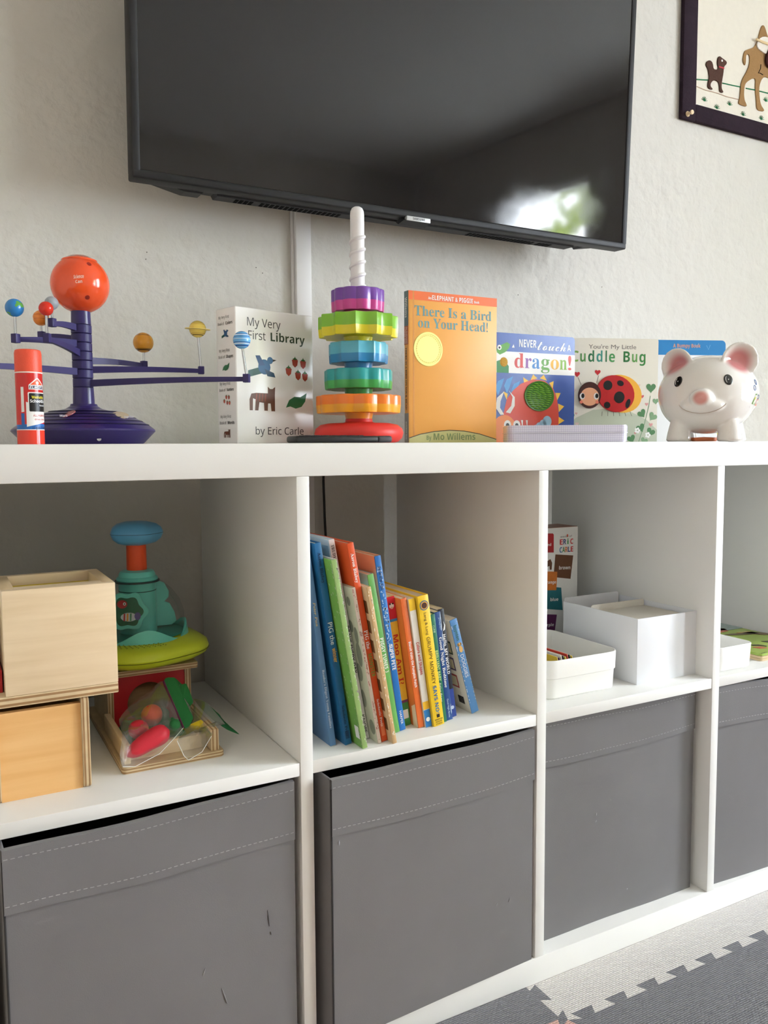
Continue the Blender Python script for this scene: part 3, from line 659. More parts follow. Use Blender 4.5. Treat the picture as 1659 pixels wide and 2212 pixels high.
for ch, u, wd_, rgb in (('d', .285, .0190, (212, 72, 66)), ('r', .405, .0135, (146, 92, 168)), ('a', .488, .0160, (62, 132, 200)), ('g', .592, .0180, (106, 168, 72)), ('o', .705, .0180, (240, 186, 66)), ('n', .815, .0155, (140, 188, 70)), ('!', .915, .0075, (214, 70, 58))):
    txt(cb, ch, (u*Wd, K*2, H*.690), .0245, P(rgb), width=wd_, style='serif' if ch != '!' else 'sansb')
RD = P((222, 84, 68)); YL = P((246, 196, 72)); ORG = P((240, 138, 68))
for u0, v0, u1, v1, u2, v2 in ((.40, .46, .385, .395, .455, .43), (.47, .425, .50, .365, .55, .40), (.58, .40, .625, .365, .665, .42), (.69, .44, .745, .42, .735, .49), (.765, .53, .83, .53, .79, .60), (.80, .63, .875, .655, .81, .71), (.80, .75, .88, .79, .80, .83), (.21, .55, .16, .53, .20, .61)):
    shape(cb, [C(u0, v0), C(u1, v1), C(u2, v2)], YL, K)
shape(cb, [C(.09, 1), C(.14, .82), (.2*Wd, H*.4), C(.27, .52), C(.36, .455), C(.5, .41), C(.64, .42), C(.74, .49), C(.79, .60), C(.81, .75), C(.8, 1)], RD, K*1.5)
shape(cb, arc(.175*Wd, H*.09, .026, n=24, rz=.030), ORG, K*2); shape(cb, [C(.2, .83), C(.5, .86), C(.56, 1), C(.15, 1)], ORG, K*1.9)
for u in (.21, .315):
    shape(cb, arc(u*Wd, H*.165, .0072, n=18, rz=.0078), W_, K*2.4); shape(cb, arc(u*Wd, H*.162, .0036, n=14), BK, K*2.8)
for pts in ([(.13, .745), (.075, .68), (.09, .59), (.17, .53), (.13, .62), (.125, .68), (.17, .74)], [(.19, .72), (.25, .66), (.265, .58), (.22, .52), (.29, .58), (.29, .66), (.24, .73)]):
    shape(cb, [C(a, b) for a, b in pts], W_, K*2.6)
for u, v in ((.10, .44), (.2, .42), (.28, .46)):
    shape(cb, [C(u-.03, v+.06), C(u, v), C(u+.07, v-.03), C(u+.04, v+.05), C(u, v+.13)], P((92, 160, 220)), K)
for u, v, r_ in ((.535, .86, .005), (.575, .845, .0065), (.62, .825, .0075), (.67, .80, .0095)): shape(cb, arc(u*Wd, H*(1-v), r_, n=18), P((164, 204, 232)), K*2.5)
for u in (.375, .43): shape(cb, [C(u-.012, .79), C(u+.012, .79), C(u+.006, .86)], W_, K*2.7)
pc = G().lathe([(0, .0009), (.0228, .0009), (.0245, .0018), (.0252, .0018), (.0252, 0), (0, 0)], 40, tilt=Matrix.Rotation(R(90), 4, 'X')).obj('touch_patch', P((62, 122, 24)), cb, (.572*Wd, 0, H*.435)); pc.scale = (1.22, 1, 1)
RG = M('ridge_green', (126, 186, 44), .3, .5)
for i in range(13):
    z = -.0205+i*.0034; hw = math.sqrt(max(.0222**2-z*z, 0)); n = max(2, int(hw*2/.0085)); g = G()
    for j in range(n):
        a = -hw+2*hw*j/n; b = a+2*hw/n*.86; g.tube([(a, -.0014, z+.0004), ((a+b)/2, -.0024, z), (b, -.0014, z-.0006)], [.0004, .0009, .0004], 6)
    g.obj('ridge', RG, pc)
# small green dragon corner picture
shape(cb, [C(.085, .362), C(.085, .26), C(.16, .235), C(.22, .3), C(.22, .362)], P((64, 142, 80)), K*1.6)
shape(cb, [C(.09, .13), C(.15, .105), C(.2, .085), C(.235, .1), C(.22, .14), C(.18, .175), C(.12, .2), C(.085, .18)], P((92, 160, 62)), K*1.7)
shape(cb, arc(.115*Wd, H*.865, .0042, n=14), W_, K*2); shape(cb, arc(.115*Wd, H*.863, .0019, n=12), BK, K*2.3)
pg = G().lathe([(0, .0012), (.006, .001), (.0082, 0), (0, 0)], 24, tilt=Matrix.Rotation(R(90), 4, 'X')).obj('touch_patch', M('bumpy_gold', (198, 150, 44), .3, .5, .2, bump=(500, 1)), cb, (.165*Wd, 0, H*.735))
shape(cb, [C(.255, .13), C(.275, .1), C(.285, .13)], W_, K)

# ladybird board book
Wd, H, Th = .176, .185, .014
CB = M('cream_card', (226, 220, 204), .5, .35)
bl = thing('board_book', 'cream board book with red spotted ladybird and green lettering', 'book', (.6190, .2680, T), (0, 0, R(-19.5)))
cb = G().prism(rrect(0, Wd, 0, H, .004), 0, Th, 'xz', .0006).obj('cover', CB, bl)
G().prism(rrect(.001, Wd-.002, .001, H-.001, .004), .0022, Th-.002).obj('pages', PAGES, bl)
C = cover_pt(Wd, H); K = -.00015
txt(cb, "You're My Little", (.245*Wd, K, H*.90), .0075, P((110, 104, 98)), width=.090)
for ch, u, wd_, rgb in (('C', .055, .0135, (128, 168, 76)), ('u', .148, .0095, (84, 142, 74)), ('d', .228, .0105, (48, 118, 74)), ('d', .312, .0105, (70, 150, 134)), ('l', .402, .0026, (48, 118, 74)), ('e', .438, .0105, (70, 146, 80)), ('B', .585, .0115, (48, 118, 60)), ('u', .672, .0095, (96, 156, 76)), ('g', .748, .0110, (60, 132, 64))):
    txt(cb, ch, (u*1.06*Wd, K, H*.775), .0185, P(rgb), width=wd_*1.06, style='sansb')
shape(cb, [C(0, .86), C(.12, .76), C(.3, .685), C(.5, .67), C(.7, .7), C(.88, .78), C(1, .88), C(1, 1), C(0, 1)], P((188, 194, 172)), K*.8)
def oval(u, v, a, b, rot=0): return [(u*Wd+a*math.cos(t)*math.cos(rot)-b*math.sin(t)*math.sin(rot), H*(1-v)+a*math.cos(t)*math.sin(rot)+b*math.sin(t)*math.cos(rot)) for t in (2*math.pi*i/30 for i in range(30))]
LR = P((186, 34, 36)); LB = P((70, 34, 30))
G().prism(oval(.60, .53, .040, .033, -.35), -.0010, 0).obj('ladybird_wing', P((236, 176, 64)), cb)
bdy = G().prism(oval(.535, .53, .037, .0325, -.35), -.0024, 0, bevel=.0008).obj('ladybird_body', LR, cb)
for u, v, a, b in ((.45, .45, .0085, .0085), (.585, .43, .0065, .0050), (.575, .565, .0100, .0105), (.445, .64, .0062, .0058), (.67, .625, .0042, .0085)): shape(bdy, oval(u, v, a, b, -.3), BK, -.0027)
hd = G().prism(oval(.26, .545, .0215, .0235), -.0030, 0, bevel=.0008).obj('ladybird_head', LB, cb)
shape(hd, oval(.255, .56, .0175, .0160), P((230, 166, 128)), -.0033, 'face')
for u in (.175, .325): shape(hd, oval(u, .555, .0048, .0058), W_, -.0036, 'eye'); shape(hd, oval(u+.006, .552, .0030, .0042), BK, -.0039, 'eye')
for u in (.165, .335): shape(hd, oval(u, .612, .0030, .0028), P((222, 120, 96)), -.0036, 'cheek')
def heart(u, v, s, tilt=0):
    p = []
    for i in range(20):
        t = 2*math.pi*i/20; x = s*math.sin(t)**3; z = s*(13*math.cos(t)-5*math.cos(2*t)-2*math.cos(3*t)-math.cos(4*t))/16
        p.append((u*Wd+x*math.cos(tilt)-z*math.sin(tilt), H*(1-v)+x*math.sin(tilt)+z*math.cos(tilt)))
    return p
for u, v in ((.125, .345), (.345, .325)):
    shape(cb, heart(u, v, .0055), P((196, 44, 48)), K*1.5); G().ribbon([C(u+.01, v+.03), C(u+.045 if u < .2 else u-.01, v+.1)], .0008, K).obj('cover_print', LB, cb, smooth=None)
for i in range(6): G().ribbon([C(.40+i*.06, .70), C(.395+i*.065, .745)], .0007, K*1.2).obj('cover_print', LB, cb, smooth=None)
GL = P((86, 132, 88)); GL2 = P((130, 164, 124))
G().ribbon([C(.80, 1), C(.86, .82), C(.905, .65), C(.92, .55)], .0010, K).obj('cover_print', GL, cb, smooth=None)
for u, v, s, tl, m_ in ((.925, .47, .0095, 0, GL), (.83, .72, .0085, .6, GL), (.95, .75, .0085, -.6, GL2), (.82, .86, .0085, .5, GL), (.93, .9, .0085, -.5, GL), (.72, .965, .008, .4, GL), (.03, .56, .0075, -.3, GL), (.06, .73, .0075, -.7, GL), (.05, .85, .007, -.4, GL2), (.98, .60, .006, 0, GL2), (.86, .985, .007, -.4, GL2)): shape(cb, heart(u, v, s, tl), m_, K*1.2)
for u, v, s, rgb in ((.83, .555, .0036, (196, 90, 100)), (.06, .62, .0030, (186, 60, 70)), (.88, .63, .0034, (214, 150, 146)), (.12, .72, .0026, (214, 170, 160)), (.79, .45, .0034, (222, 196, 186)), (.13, .82, .0036, (222, 196, 186)), (.76, .91, .002, (196, 120, 120)), (.93, .83, .004, (222, 160, 156)), (.1, .50, .003, (222, 200, 190))): shape(cb, heart(u, v, s), P(rgb), K*1.3)
for u, v in ((.785, .885), (.9, .93)):
    for i in range(5): shape(cb, arc(u*Wd+.0034*math.cos(i*1.257), H*(1-v)+.0034*math.sin(i*1.257), .0022, n=10), W_, K*1.6)
txt(cb, 'by', (.44*Wd, K*1.5, H*.155), .0030, P((110, 104, 98)))

# blue topped board book behind the piggy bank
Wd, H, Th = .158, .192, .014
bb = thing('board_book', 'white board book with blue top band behind the piggy bank', 'book', (.8150, .2660, T), (0, 0, R(-21)))
cb = G().prism(rrect(0, Wd, 0, H, .008), 0, Th, 'xz', .0006).obj('cover', M('white_card', (232, 232, 230), .4, .4), bb)
G().prism(rrect(.001, Wd-.002, .001, H-.001, .008), .0022, Th-.002).obj('pages', PAGES, bb)
C = cover_pt(Wd, H)
shape(cb, [p for p in rrect(0, Wd, H*.855, H, .008)][0:0]+[(0, H*.855), (Wd, H*.855)]+[(Wd-.008+.008*math.cos(R(a)), H-.008+.008*math.sin(R(a))) for a in range(0, 91, 15)]+[(.008+.008*math.cos(R(a)), H-.008+.008*math.sin(R(a))) for a in range(90, 181, 15)], P((42, 128, 190)), K)
txt(cb, 'A Bumpy Book', (.33*Wd, K*2, H*.928), .0066, P((214, 150, 110)), width=.055, style='sansb')
for u, v in ((.08, .045), (.63, .045), (.78, .06), (.06, .055)): G().ribbon([(u*Wd-.004, H*(1-v)+.002), (u*Wd, H*(1-v)-.006), (u*Wd+.0035, H*(1-v)+.003)], .0008, K*2).obj('cover_print', P((130, 186, 220)), cb, smooth=None)
shape(cb, [C(.40, .125), C(.44, .085), C(.49, .11), C(.46, .145)], P((122, 190, 60)), K*1.8)
shape(cb, oval(.955, .905, .0065, .0135, .15), P((190, 206, 56)), K)

# ------------------------------------------------------------------ spiral stacking toy
SX, SY = .1345, .1225
st = thing('stacking_toy', 'red round base with tall white spiral post for stacking rings', 'toy', (SX, SY, T))
def plas(rgb): return M('toy_%d_%d_%d' % rgb, rgb, .28, .5, coat=.15)
G().lathe([(0, 0), (.046, 0), (.053, .002), (.0582, .007), (.0600, .0135), (.0582, .0195), (.052, .0245), (.042, .0265), (.022, .0272), (.0185, .0285), (.018, .0325), (0, .0325)], 56).obj('base', M('toy_red_matte', (226, 58, 50), .45, .4), st)
PW = M('post_white', (236, 233, 234), .4, .4)
G().lathe([(0, .03), (.0093, .03), (.0093, .3), (.0088, .3045), (.007, .3082), (.0042, .3100), (0, .3106)], 28).obj('post', PW, st)
pts = [(.0088*math.cos(2*math.pi*k/26-1.2), .0088*math.sin(2*math.pi*k/26-1.2), .190+k/26*.0160) for k in range(int(26*5.7))]
G().tube(pts, [.0026]*(len(pts)-12)+[.0026-.0002*k for k in range(12)], 8).obj('spiral_thread', PW, st)
def lobes(n, amp, kind, ph=0):
    if kind == 'round': return lambda a, r, z: (1-amp*(1-abs(math.cos(n*(a+ph)/2))**.9)) if r > .022 else 1
    return lambda a, r, z: (1-amp*abs(math.cos(n*(a+ph)/2))**.8) if r > .022 else 1
def ring_toy(z0, zm, z1, r, top, bot, n, kind, amp, label, ph=0, neck=None):
    o = thing('stacking_ring', label, 'toy ring', (SX, SY, T), (0, 0, 0), 'rings on the spiral stacking toy')
    f = lobes(n, amp, kind, ph); i = .0122; e = .0018
    G().lathe([(i, z1-.001), (i+.003, z1), (r-e, z1), (r-.0005, z1-.0006), (r, z1-e), (r, zm), (i, zm), (i, z1-.001)], 96, fn=f).obj('upper_half', plas(top), o, smooth=30)
    zb = neck if neck is not None else z0
    G().lathe([(i, zm), (r, zm), (r*.985, z0+e), (r*.975, z0+.0005), (r-e*1.6, z0), (r*.62, z0+.002), (.0195, z0+.001), (.0178, zb+.0008), (.0178, zb+.0002), (i, zb+.0002), (i, zm)], 96, fn=f).obj('lower_half', plas(bot), o, smooth=30)
ring_toy(.0395, .0505, .0632, .0573, (248, 128, 36), (250, 170, 40), 11, 'round', .085, 'largest stacking ring, orange over amber, just above the red base', .15, .0325)
ring_toy(.0712, .0822, .0972, .0462, (40, 160, 160), (66, 166, 82), 11, 'round', .085, 'stacking ring, teal over green, second from the bottom', .3, .0632)
ring_toy(.1055, .1168, .1325, .0408, (92, 182, 206), (38, 132, 186), 11, 'cusp', .10, 'stacking ring, light blue over blue, in the middle of the stack', .05, .0972)
ring_toy(.1395, .1512, .1680, .0535, (132, 194, 52), (230, 216, 40), 12, 'cusp', .12, 'stacking ring, lime green over yellow, star shaped, second from top', .26, .1325)
ring_toy(.1725, .1858, .2020, .0356, (122, 72, 168), (206, 64, 148), 11, 'round', .085, 'smallest stacking ring, purple over pink, on top of the stack', .1, .1680)

# ------------------------------------------------------------------ remote control
rm = thing('remote_control', 'slim black remote control lying at the shelf edge in front of the rings', 'remote', (.0008, .020, T), (0, 0, R(-1)))
RB = M('remote_black', (26, 26, 28), .4, .45)
G().b2(0, .108, 0, .033, .0004, .0086, .003, 3).obj('body', RB, rm)
G().b2(.1075, .1275, .0005, .0325, .0004, .0086, .003, 3).obj('end_cap', M('remote_grey_end', (72, 72, 76), .5), rm)
for i in range(7):
    for j in range(3): G().b2(.014+i*.0115, .021+i*.0115, .005+j*.0085, .0105+j*.0085, .008, .0094, .0006).obj('button', P((52, 52, 56), .6), rm)

# ------------------------------------------------------------------ pencil tin
tn = thing('pencil_tin', 'pale lavender tin with fine grid pattern in front of the dragon book', 'tin', (.3790, .1180, T), (0, 0, R(-28.5)))
def grid_mat():
    m = M('lavender_grid', (224, 220, 236), .22, .5, .1, coat=.4); t = m.node_tree; b = t.nodes['Principled BSDF']
    co = t.nodes.new('ShaderNodeTexCoord'); br_ = t.nodes.new('ShaderNodeTexBrick'); br_.offset = 0; mp = t.nodes.new('ShaderNodeMapping'); mp.inputs['Rotation'].default_value = (R(90), 0, 0)
    br_.inputs['Scale'].default_value = 1; br_.inputs['Brick Width'].default_value = .0032; br_.inputs['Row Height'].default_value = .0032; br_.inputs['Mortar Size'].default_value = .00018
    br_.inputs['Color1'].default_value = br_.inputs['Color2'].default_value = lin((226, 222, 238)); br_.inputs['Mortar'].default_value = lin((184, 176, 206))
    t.links.new(co.outputs['Object'], mp.inputs['Vector']); t.links.new(mp.outputs['Vector'], br_.inputs['Vector']); t.links.new(br_.outputs['Color'], b.inputs['Base Color'])
    return m
LG = grid_mat()
L_, W2 = .182, .062
def rbox(z0_, z1_, ins): return G().prism(rrect(ins, L_-ins, ins, W2-ins, .012, 6), z0_, z1_, 'xy', .0012)
rbox(0, .0138, .001).obj('tray', LG, tn); rbox(.0138, .0254, .0006).obj('lid', LG, tn)
G().prism(rrect(0, L_, 0, W2, .0125, 6), .0132, .0146, 'xy').obj('rolled_rim', M('lavender_rim', (228, 226, 238), .2, .5, .2), tn)

# ------------------------------------------------------------------ piggy bank
def bake(objs_fn, name, voxel, mat, parent, smooth_it=6):
    """union of closed shapes, remeshed and relaxed into one continuous skin"""
    g = objs_fn(G()); me = g.mesh(name); o = bpy.data.objects.new(name, me); COL.objects.link(o)
    md = o.modifiers.new('r', 'REMESH'); md.mode = 'VOXEL'; md.voxel_size = voxel
    sm = o.modifiers.new('s', 'SMOOTH'); sm.iterations = smooth_it; sm.factor = .5
    dg = bpy.context.evaluated_depsgraph_get(); m2 = bpy.data.meshes.new_from_object(o.evaluated_get(dg))
    bpy.data.objects.remove(o); bpy.data.meshes.remove(me); m2.name = name
    m2.polygons.foreach_set('use_smooth', [True]*len(m2.polygons)); m2.materials.clear()
    return link(name, m2, mat, parent)
pg = thing('piggy_bank', 'glossy white ceramic piggy bank with pink ears and snout', 'piggy bank', (.7430, .0640, T), (0, 0, R(-56)))
EARS = [(-.0415, -.026, .1225, -1), (.0465, -.026, .1265, 1)]
def pig_shape(g):
    g.sphere((0, 0, .0770), (.0775, .080, .0625), 40, 28)
    g.sphere((0, -.010, .068), (.0735, .072, .056), 36, 24)
    for x, y in ((-.038, -.040), (.038, -.040), (-.038, .036), (.038, .036)):
        g.lathe([(0, 0), (.0180, 0), (.0197, .0025), (.0187, .009), (.0168, .018), (.0135, .032), (0, .04)], 24, (x, y, 0))
    for ex, ey, ez, s_ in EARS:
        rot = Matrix.Rotation(R(28*s_), 4, 'Z') @ Matrix.Rotation(R(90+6), 4, 'X') @ Matrix.Rotation(R(0), 4, 'Y')
        g.lathe([(0, -.009), (.014, -.0085), (.0235, -.004), (.0290, .004), (.0298, .0075), (.0280, .0095), (.0235, .0065), (.012, .0015), (0, .0)], 36, (ex, ey, ez), tilt=rot)
        g.sphere((ex*.82, ey+.006, ez-.026), (.020, .012, .020), 20, 14)
    g.sphere((0, -.083, .0660), (.0185, .016, .0155), 24, 16)
    g.sphere((0, -.068, .0560), (.034, .022, .0155), 28, 16)
    return g
def pig_mat():
    m = M('glazed_ceramic', (245, 241, 235), .12, .5, coat=.6); t = m.node_tree; b = t.nodes['Principled BSDF']; co = t.nodes.new('ShaderNodeTexCoord')
    prev = None
    for c, r0, r1, rgb in (((-.0425, -.033, .1205), .013, .0270, (212, 138, 138)), ((.0490, -.033, .1245), .013, .0270, (212, 138, 138)), ((0, -.1015, .0665), .008, .0165, (226, 158, 150))):
        d = t.nodes.new('ShaderNodeVectorMath'); d.operation = 'DISTANCE'; d.inputs[1].default_value = c
        mr = t.nodes.new('ShaderNodeMapRange'); mr.interpolation_type = 'SMOOTHSTEP'; mr.inputs['From Min'].default_value = r0; mr.inputs['From Max'].default_value = r1; mr.inputs['To Min'].default_value = 1; mr.inputs['To Max'].default_value = 0
        mx = t.nodes.new('ShaderNodeMixRGB'); mx.inputs['Color2'].default_value = lin(rgb); mx.inputs['Color1'].default_value = lin((245, 241, 235))
        t.links.new(co.outputs['Object'], d.inputs[0]); t.links.new(d.outputs['Value'], mr.inputs['Value']); t.links.new(mr.outputs['Result'], mx.inputs['Fac'])
        if prev: t.links.new(prev.outputs['Color'], mx.inputs['Color1'])
        prev = mx
    t.links.new(prev.outputs['Color'], b.inputs['Base Color'])
    return m
pb = bake(pig_shape, 'body', .0022, pig_mat(), pg, 12)
def on_pig(x, z):
    """front surface point of the body at local x,z"""
    hit, p, n, i = pb.ray_cast(Vector((x, -.3, z)), Vector((0, 1, 0)))
    return (p, n) if hit else (Vector((x, -.08, z)), Vector((0, -1, 0)))
bpy.context.view_layer.update()
PBK = M('glaze_black', (26, 26, 26), .12, .5, coat=.5)
for x in (-.0370, .0360):
    p, n = on_pig(x, .0945); q = n.to_track_quat('Z', 'Y').to_matrix().to_4x4(); q.translation = p
    e = G().sphere((0, 0, 0), (.0072, .0090, .0012), 20, 12).obj('eye', PBK, pg); e.matrix_local = q
    G().sphere((0, 0, .0011), (.0009, .0011, .0004), 10, 8).obj('eye_glint', W_, e)
    G().tube([(-.0042*math.cos(R(a)), .0066*math.sin(R(a)), .0010) for a in range(-50, 60, 10)], .00038, 6).obj('eye_glint', W_, e)
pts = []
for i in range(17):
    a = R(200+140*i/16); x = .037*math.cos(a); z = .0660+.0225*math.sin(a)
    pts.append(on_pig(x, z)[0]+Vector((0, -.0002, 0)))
G().tube(pts, [.0002]+[.0008]*15+[.0002], 6).obj('smile_line', M('glaze_shadow', (196, 182, 168), .2, .5), pg)  # darker tube paints in the shading of the smile crease
def side_pt(y, z):
    hit, p, n, i = pb.ray_cast(Vector((.3, y, z)), Vector((-1, 0, 0))); return p+n*.0003 if hit else Vector((.078, y, z))
def side_shape(pts, mat):
    g = G(); g.bm.faces.new([g.bm.verts.new(side_pt(*q)) for q in pts]); bmesh.ops.triangulate(g.bm, faces=g.bm.faces[:]); g.obj('train_decal', mat, pg, smooth=None)
for pts, rgb in (([(-.034, .058), (-.020, .057), (-.020, .074), (-.026, .074), (-.028, .068)], (92, 146, 62)), ([(-.0255, .065), (-.0225, .065), (-.0225, .069), (-.0255, .069)], (240, 226, 80)), ([(-.016, .056), (-.004, .056), (-.004, .066), (-.016, .066)], (222, 92, 52)), ([(-.016, .066), (-.004, .066), (-.004, .073), (-.016, .073)], (56, 78, 110)), ([(-.037, .0525), (-.002, .0505), (-.002, .052), (-.037, .054)], (132, 42, 66))): side_shape(pts, P(rgb))
for y, z in ((-.022, .092), (-.029, .083)):
    G().tube([side_pt(y+.003*math.cos(R(a)), z+.004*math.sin(R(a))) for a in range(0, 361, 30)], .0005, 6).obj('train_decal', P((62, 110, 170)), pg)
# stopper under the belly
G().lathe([(0, 0), (.018, 0), (.020, .002), (.020, .006), (0, .007)], 28).obj('belly_plug', P((222, 128, 82), .5), pg, (-.002, -.02, .0004))
# ------------------------------------------------------------------ leaning books in the second compartment
def spine_book(name, label, x, y, h, lean, th, dp, cov, bands, texts=(), board=False, extra=None, yaw=0, back=None):
    """book with its spine to the front, leaning to the left; x = middle of the spine at the shelf.
    bands: (from, to, rgb) measured from the top 0..1;  texts: (string, from, rgb, cap height, length, style)"""
    x0 = x-th/2
    o = thing(name, label, 'book', (x0, y, S), (0, R(-lean), R(yaw)), 'books leaning on the shelf')
    cm = M('cover_%d_%d_%d' % cov, cov, .38, .45, bump=(220, .08))
    sm = M('spine_%d_%d_%d' % bands[0][2], bands[0][2], .4, .4, bump=(260, .12), vary=(90, .06))
    bt = .0016 if not board else .0011
    cv_ = G().b2(0, bt, 0, dp, 0, h, .0004).obj('left_cover', cm, o)
    G().b2(th-bt, th, 0, dp, 0, h, .0004).obj('right_cover', P(back) if back else cm, o)
    sp_ = G().b2(0, th, -.0008, .0012, 0, h, .0006).obj('spine', sm, o)
    G().b2(bt, th-bt, .0012, dp-.002, .0015, h-(.002 if not board else .0006)).obj('pages', PAGES, o, smooth=None)
    for a, b, rgb in bands[1:]:
        G().b2(.0002, th-.0002, -.00105, -.0007, h*(1-b), h*(1-a)).obj('spine_band', P(rgb), sp_, smooth=None)
    for t_ in texts:
        s_, a, rgb, ch, ln, sty = t_[:6]; off = t_[6] if len(t_) > 6 else 0
        txt(sp_, s_, (th/2-ch/2+off, -.0013, h*(1-a)), ch, P(rgb), 'front_down', width=ln, style=sty)
    if extra: extra(o, cv_, sp_, h, th, dp)
    return o
WT = (244, 242, 238); YT = (240, 180, 60); KT = (34, 34, 36)
spine_book('picture_book', 'steel blue hardback with gold script, leftmost leaning book', .0490, .0322, .262, 7.4, .0080, .20, (88, 126, 164), [(0, 1, (92, 132, 172))],
           [('Peter Pan', .30, (226, 196, 130), .0032, .030, 'ital'), ("Reader's Digest Young Families", .625, (206, 218, 228), .0030, .075, 'serif')])
spine_book('picture_book', 'deep blue hardback with white and orange lettering, second leaning book', .0672, .0262, .257, 8.7, .0092, .20, (42, 106, 150), [(0, 1, (34, 100, 148))],
           [('Aaron Blabey', .045, (30, 40, 70), .0040, .038, 'serif'), ('PIG the', .385, WT, .0060, .028, None), ('winner', .512, YT, .0050, .018, 'sansb'), ('Scholastic Press', .80, (20, 40, 66), .0030, .040, 'serif')],
           extra=lambda o, c, s_, h, th, dp: G().b2(.002, th-.002, -.00125, -.0009, .008, .018).obj('publisher_mark', P((24, 66, 108)), s_, smooth=None))
def green_wear(o, c, s_, h, th, dp):
    rr = random.Random(5); g = G(); w_ = G()
    for i in range(70):
        z = rr.uniform(.004, h-.004); y = rr.uniform(0, .0012) if i < 46 else rr.uniform(.003, .022); q = rr.uniform(.0006, .0022)
        (g if 1 else w_).flat([(y, z), (y+q*.5, z+q*.4), (y+q*.8, z+q*1.6), (y+.1*q, z+q*1.3)], -.0003, 'yz')
    for i in range(60):
        z = rr.uniform(.004, h-.004); q = rr.uniform(.0008, .004); x = th-rr.uniform(.0004, .0022)
        g.flat([(x, z), (x+.0006, z+q*.3), (x+.0005, z+q), (x-.0006, z+q*.8)], -.00115, 'xz')
    g.obj('worn_patches', P((214, 216, 196), .7), c, smooth=None)
    w_.bm.free()
    G().b2(-.0003, 0, .003, .013, .012, .028).obj('barcode_label', P((232, 230, 224)), c, smooth=None)
spine_book('picture_book', 'scuffed bright green paperback with white worn edges', .0792, .0044, .239, 9.5, .0068, .21, (116, 168, 72), [(0, 1, (150, 182, 110))], extra=green_wear, back=(222, 220, 208))
def pale_cover(o, c, s_, h, th, dp):
    G().flat([(.003, h*.55), (.03, h*.5), (.03, h*.97), (.003, h*.97)], -.0003, 'yz').obj('cover_print', M('washed_blue', (160, 194, 214), .5, .3, vary=(60, .25)), c, smooth=None)
spine_book('picture_book', 'tall white paperback with pale blue cover and black spine lettering', .0960, .0330, .2605, 10.2, .0076, .20, (206, 218, 224), [(0, 1, (226, 222, 216)), (.0, .30, (214, 196, 192))],
           [('TRUDY LUDWIG \u2022 PATRICE BARTON', .025, (60, 56, 54), .0040, .092, 'serif'), ('BRAVE EVERY DAY', .425, KT, .0052, .062, 'sansb'), ('KNOPF', .875, KT, .0046, .024, None)], extra=pale_cover)
def grey_spots(o, c, s_, h, th, dp):
    for y, z, a, b in ((.010, .115, .007, .016), (.018, .09, .008, .012), (.009, .14, .005, .011), (.020, .150, .006, .008), (.008, .02, .007, .010), (.019, .055, .006, .012), (.015, .183, .005, .006)):
        G().flat(arc(y, z, a, n=16, rz=b), -.0003, 'yz').obj('cover_print', P((140, 146, 128)), c, smooth=None)
    rr = random.Random(9); g = G()
    for i in range(60):
        z = rr.uniform(.002, h-.004); q = rr.uniform(.001, .004); x = rr.uniform(.0004, th-.0014)
        g.flat([(x, z), (x+.0009, z+q*.3), (x+.0008, z+q), (x-.0002, z+q*.8)], -.00115, 'xz')
    g.obj('worn_patches', P((176, 120, 110), .7), s_, smooth=None)
spine_book('board_book', 'pale sage board book with grey spots and torn pinkish spine', .1032, .0112, .202, 9.9, .0048, .17, (206, 208, 184), [(0, 1, (214, 196, 182))], board=True, extra=grey_spots)
spine_book('picture_book', 'tall orange hardback with white lettering near the left', .1114, .0136, .257, 10.2, .0086, .20, (214, 84, 34), [(0, 1, (222, 84, 34))],
           [('Aaron Blabey', .05, WT, .0042, .037, 'serif'), ('PIG the', .43, WT, .0050, .024, 'serif'), ('MONSTER', .548, (110, 150, 60), .0050, .030, 'sansb'), ('Scholastic Press', .78, WT, .0030, .036, 'serif')],
           extra=lambda o, c, s_, h, th, dp: G().b2(.002, th-.002, -.00125, -.0009, .008, .024).obj('publisher_mark', P((236, 130, 84)), s_, smooth=None))
def brown_pictures(o, c, s_, h, th, dp):
    for i in range(7):
        G().flat([(.006, h*(.08+.125*i)), (.020, h*(.085+.125*i)), (.020, h*(.165+.125*i)), (.006, h*(.16+.125*i))], -.0003, 'yz').obj('cover_print', M('brown_photo', (116, 84, 50), .5, .3, vary=(260, .6)), c, smooth=None)
    rr = random.Random(4); g = G()
    for i in range(50):
        z = rr.uniform(.002, h-.004); q = rr.uniform(.001, .005); x = rr.uniform(.0004, th-.0014)
        g.flat([(x, z), (x+.0009, z+q*.3), (x+.0008, z+q), (x-.0002, z+q*.8)], -.00115, 'xz')
    g.obj('worn_patches', P((244, 232, 208), .7), s_, smooth=None)
spine_book('board_book', 'worn tan board book with row of brown pictures, sticking out at front', .1192, .0010, .203, 10.0, .0056, .16, (224, 200, 158), [(0, 1, (214, 178, 128))], board=True, extra=brown_pictures)
spine_book('board_book', 'board book with light blue cover and green spine', .1405, .0334, .2125, 10.1, .0086, .17, (140, 200, 214), [(0, 1, (106, 172, 90))], [('PIGGY TUNES 3', .395, WT, .0046, .046, 'sansb')], board=True,
           extra=lambda o, c, s_, h, th, dp: G().flat([(0, 0), (.01, 0), (.01, h*.24), (0, h*.24)], -.0003, 'yz').obj('cover_print', P((190, 44, 52)), c, smooth=None))
def paint_wear(o, c, s_, h, th, dp):
    rr = random.Random(2); g = G()
    for i in range(90):
        z = rr.uniform(h*.45, h*.93); q = rr.uniform(.001, .0035); x = rr.uniform(.0006, th-.0026)
        g.flat([(x, z), (x+.0014, z+q*.3), (x+.0012, z+q), (x-.0002, z+q*.8)], -.00115, 'xz')
    g.obj('worn_patches', P((176, 204, 232), .7), s_, smooth=None)
